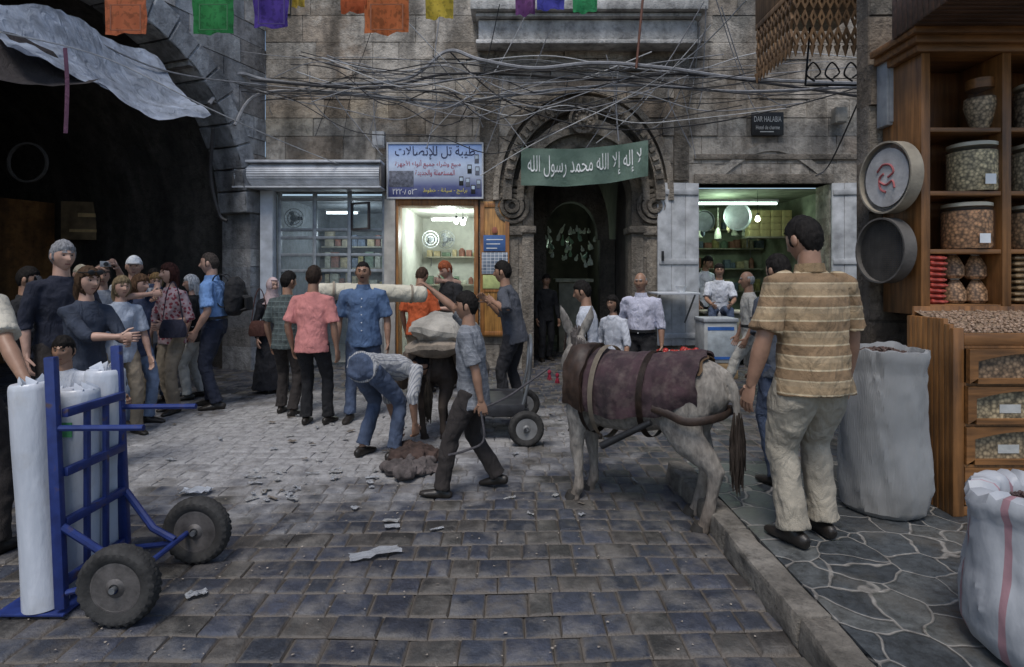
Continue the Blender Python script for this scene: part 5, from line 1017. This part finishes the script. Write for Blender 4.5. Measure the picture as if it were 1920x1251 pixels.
sheet('awning','dark brown canvas sheet sagging at the upper left corner','awning',[at(-60,60,5.0),at(20,60,5.3),at(100,100,5.6)],[at(-60,140,4.8),at(60,160,5.1),at(190,150,5.7)],cloth((.07,.06,.06)),sag=.1)
bm=B(); tube(bm,cat([at(122,90,5.3),at(126,160,5.3),at(123,250,5.3)]),[(.02,.006)]*13,6,(1,0,0)); tag(add('cloth_strip',bm,cloth((.09,.035,.07)),None),'thin purplish cloth strip hanging below the awning','cloth')
FL=[(195,275,65,(.62,.2,.09),'small orange flag at far left of the string'),(363,437,64,(.05,.33,.10),'green flag left of the purple one'),(474,543,53,(.11,.06,.36),'purple flag between green and yellow flags'),(546,572,14,(.6,.45,.08),'sliver of yellow flag beside purple flag'),(636,690,25,(.5,.12,.04),'short orange flag left of the large orange one'),(682,768,64,(.62,.2,.07),'large orange printed flag near the middle'),(797,851,36,(.62,.48,.07),'yellow printed flag right of the large orange one'),(965,1005,30,(.22,.08,.25),'violet flag over the stone ledge'),(1005,1060,20,(.08,.08,.42),'blue flag over the stone ledge'),(1072,1121,25,(.05,.35,.14),'green flag right of the blue one')]
for a,b_,py,col,lab in FL:
    o=thing('prayer_flag',lab,'flag',(0,0,0),0); Yf=4.6; p0,p1=at(a,-45,Yf),at(b_,-45,Yf); q0,q1=at(a+2,py,Yf),at(b_-2,py-2,Yf); bm=B(); g=[]
    for i in range(9):
        for j in range(9):
            p=p0.lerp(p1,i/8).lerp(q0.lerp(q1,i/8),j/8); p.y+=.02*sin(i*1.1+a)+.03*noise.noise(V((i*.4,j*.4,a))); p.z+=.006*sin(i*2+a)*(j/8); g.append(bm.verts.new(p))
    for i in range(8):
        for j in range(8): bm.faces.new((g[i*9+j],g[i*9+9+j],g[i*9+10+j],g[i*9+j+1]))
    bmesh.ops.solidify(bm,geom=bm.faces[:],thickness=.003); t=NT('flag_cloth'); n=t.noise(24,3); add('cloth',bm,t.fin(t.mix(t.ramp(n,[(.52,0),(.58,.55)]),col,tuple(c*.45 for c in col)),.9),o)
    if py>40:
        bm=B(); c=at((a+b_)/2,py-26,Yf-.05); w=at(b_,0,Yf).x-at(a,0,Yf).x
        for e in ((-.36,.36,-.075,-.068),(-.36,.36,.12,.127),(-.36,-.33,-.0685,.1205),(.33,.36,-.0685,.1205)): bx(bm,c.x+e[0]*w,c.x+e[1]*w,c.y,c.y+.004,c.z+e[2],c.z+e[3])
        add('print',bm,mat(tuple(x*.35 for x in col)),o)
bm=B(); tube(bm,[at(-150,-45,4.6),at(1300,-48,4.6)],.006,6); tag(add('flag_line',bm,M_BLACK,None),'thin cord carrying the coloured flags','cord')
def cable(pts,r,m,label,group=None):
    bm=B(); tube(bm,cat([at(*p) for p in pts],7),r,6); tag(add('cable',bm,m,None),label,'cable',group)
CB=mat((.03,.029,.031),.6,.4,12); CG=mat((.24,.24,.25),.6,.3,12); CW=mat((.45,.45,.45),.6,.3); Y0=9.62
cable([(392,195,8.9),(440,140,9.4),(500,150,Y0),(600,158,Y0),(760,148,Y0),(838,96,Y0),(900,112,9.4),(1000,128,9.4),(1120,118,9.4),(1250,128,9.4),(1400,148,Y0),(1645,158,Y0)],.030,CG,'thickest pale cable looping up beside the stone ledge')
cable([(440,235,9.2),(488,176,9.6),(640,174,Y0),(830,198,Y0),(905,186,Y0),(1050,168,Y0),(1200,160,Y0),(1400,172,Y0),(1645,160,Y0)],.026,CG,'second thick pale cable running just below the thickest')
cable([(470,150,9.3),(700,166,Y0),(830,140,Y0),(960,140,Y0),(1140,150,Y0),(1300,140,Y0),(1640,185,Y0)],.022,CB,'thick black cable woven between the pale ones')
cable([(90,30,6),(300,130,7.5),(480,158,9.3),(700,178,Y0),(940,200,Y0)],.012,CG,'pale cable descending from the awning to the facade')
cable([(0,60,5),(200,110,6.2),(395,205,7.2),(540,270,8.8),(640,310,Y0)],.008,CW,'thin white cable falling from upper left past awning')
cable([(1400,0,6),(1300,100,7.5),(1180,180,9),(1000,270,9.5),(900,330,Y0)],.008,CW,'thin white cable slanting down from the balcony')
cable([(838,92,Y0),(950,190,Y0),(1120,240,Y0),(1300,235,Y0),(1480,200,Y0),(1640,155,Y0)],.012,CB,'slack black cable sagging over the arch')
cable([(828,0,Y0),(814,120,Y0),(818,200,Y0),(800,278,Y0)],.010,CG,'vertical pale cable dropping to the phone shop sign')
cable([(1207,-20,9.3),(1193,128,9.3)],.02,mat((.13,.05,.03)),'rusty vertical rod in front of the stone ledge')
cable([(1160,120,Y0),(1155,190,Y0),(1160,265,Y0)],.014,CG,'short vertical pale cable dropping to the green banner')
cable([(1640,120,8),(1560,300,9.6),(1530,330,Y0)],.012,CB,'dark cable beside the right plank door')
cable([(400,240,9.0),(395,330,9.2),(410,400,9.3),(425,415,9.3)],.03,CB,'thick black hose hanging from the arch beside the corner')
for i in range(22):
    y0=U(95,195); y1=U(105,215); xa=U(400,620); xb=U(1150,1650); sg=U(-10,75); k=[(xa+(xb-xa)*f,y0+(y1-y0)*f+sg*4*f*(1-f)*U(.5,1.5)+U(-18,18),Y0-U(0,.2)) for f in (0,.12,.25,.4,.52,.66,.8,1)]
    cable(k,U(.005,.010),random.choice((CB,CB,CG,CG,CW)),'thin cable in the tangle strung across the stone facade','thin cables across the facade')
for i in range(14):
    x=U(480,1380); dx_=U(-260,260); cable([(x,U(-20,110),9.2),(x+dx_*.35,U(110,150),Y0),(x+dx_*.7,U(170,220),Y0),(x+dx_,U(200,290),Y0+.1)],U(.005,.009),random.choice((CB,CG,CW)),'thin cable slanting down the facade through the tangle','thin slanting cables on the facade')
for i in range(12):
    x=U(540,1320); cable([(x,U(100,160),Y0),(x+U(-30,30),U(180,220),Y0),(x+U(-60,60),U(230,300),Y0+.1)],U(.005,.010),random.choice((CB,CG)),'thin loose cable end drooping below the tangle','loose cable ends below the tangle')
for px,py,w_,h_,lab in ((338,412,.62,.5,'faded reddish brown poster inside the dark passage'),(195,415,.7,.36,'dull wide wooden panel left of the reddish poster in the passage')):
    o=thing('poster',lab,'poster',at(px,py,11.2),R(15)); box('board',-w_,w_,-.02,.02,-h_,h_,mat((.36,.14,.06) if px>300 else (.20,.14,.08),.5,.6,3),o)
    for a,b_,c_,d_ in ((-.6,.5,.2,.4),(-.8,.2,-.6,-.45)): bm=B(); bx(bm,a*w_,b_*w_,-.026,-.0205,c_*h_,d_*h_); add('print',bm,mat((.55,.38,.18)),o)
bm=B(); lathe(bm,[(.28,-.02),(.31,-.02),(.31,.02),(.28,.02)],32,Matrix.Rotation(PI/2,4,'X'),0,True); oo=add('hoop',bm,mat((.10,.09,.08)),None); oo.location=at(52,305,9.0); tag(oo,'round hoop hanging high in the dark market passage','hoop')
# litter
t=NT('newsprint'); n_=t.add('TexBrick',{'Vector':t.co(),'Scale':30.,'Color1':(.3,.31,.33),'Color2':(.5,.5,.5),'Mortar':(.62,.62,.62)}).outputs[0]; M_NEWS=t.fin(t.mix(.5,n_,(.5,.52,.55)),.9)
def paper(label,p,w,d,yaw,m,group=None,amp=.03,n=8):
    bm=B(); g=[]
    for i in range(n+1):
        for j in range(n+1):
            a,b_=-1+2*i/n,-1+2*j/n; g.append(bm.verts.new((a*w*(1+.2*noise.noise(V((b_*2,p[0],0)))),b_*d*(1+.3*noise.noise(V((a*2,p[1],0)))),.004+amp*abs(noise.noise(V((a*1.6+p[0]*3,b_*1.6,p[1]*5)))))))
    for i in range(n):
        for j in range(n): bm.faces.new((g[i*(n+1)+j],g[(i+1)*(n+1)+j],g[(i+1)*(n+1)+j+1],g[i*(n+1)+j+1]))
    bmesh.ops.solidify(bm,geom=bm.faces[:],thickness=.002); oo=add('paper_scrap',bm,m,None); oo.location=(p[0],p[1],.016); oo.rotation_euler=(0,0,yaw); tag(oo,label,'paper',group)
p=gp(703,1045); paper('folded sheet of newspaper lying alone on the near cobbles',p,.14,.045,R(25),M_NEWS,amp=.03); p=gp(368,928); paper('crumpled translucent white paper near the hand truck',p,.10,.05,.1,mat((.6,.63,.68)),amp=.07); p=gp(368,1122); paper('small grey paper scrap right of the near wheel',p,.045,.03,.5,M_NEWS,amp=.03)
for i in range(85):
    px,py=random.choice(((U(470,560),U(885,945)),(U(400,660),U(720,900)),(U(500,720),U(780,920)),(U(280,1200),U(760,1000)))); p=gp(px,py); paper('small torn paper scrap on the dusty cobbles',p,U(.012,.055),U(.008,.026),U(0,3),random.choice((M_NEWS,M_NEWS,mat((.5,.5,.49)),mat((.30,.26,.22)))),'paper scraps on the cobbles',.02,4)
bm=B()
for i in range(2200):
    x,y_=(U(-3.6,1.15),U(2.0,8.5)) if i%3 else (random.gauss(-1.4,.9),random.gauss(5.4,.9))
    r=U(.002,.007); a=U(0,6); vs=[bm.verts.new((x+r*cos(a+q)*U(.6,1.6),y_+r*sin(a+q),.017+U(0,.004))) for q in (0,1.6,3.1,4.7)]; bm.faces.new(vs)
o=add('debris',bm,mat((.27,.23,.19),.9,.5,30),None,smooth=False); tag(o,'tiny straw and dirt flecks scattered over the cobbles','debris'); o['kind']='stuff'
# ---------------------------------------------------------------- camera and light
cam=bpy.data.cameras.new('Camera'); co=bpy.data.objects.new('Camera',cam); C.objects.link(co); co.location=(0,0,H); co.rotation_euler=(PI/2,0,0)
cam.sensor_width=36; cam.sensor_fit='HORIZONTAL'; cam.lens=36*F/1920; cam.shift_y=-105.5/1920; cam.clip_end=500; cam.clip_start=.05; sc.camera=co
w=bpy.data.worlds.new('World'); sc.world=w; w.use_nodes=True; nt=w.node_tree; bg=nt.nodes['Background']; sky=nt.nodes.new('ShaderNodeTexSky'); sky.sky_type='NISHITA'; sky.sun_disc=False
EL_=R(62); RO=R(197); sky.sun_elevation=EL_; sky.sun_rotation=RO; nt.links.new(sky.outputs[0],bg.inputs[0]); bg.inputs[1].default_value=.14
sd=bpy.data.lights.new('sun','SUN'); sd.energy=2.4; sd.angle=R(22); sd.color=(1,.96,.91); so=bpy.data.objects.new('sun',sd); C.objects.link(so)
dirv=V((sin(RO)*cos(EL_),cos(RO)*cos(EL_),sin(EL_))); so.rotation_euler=dirv.to_track_quat('Z','Y').to_euler()
sc.view_settings.view_transform='Standard'; sc.view_settings.look='None'; sc.view_settings.exposure=0
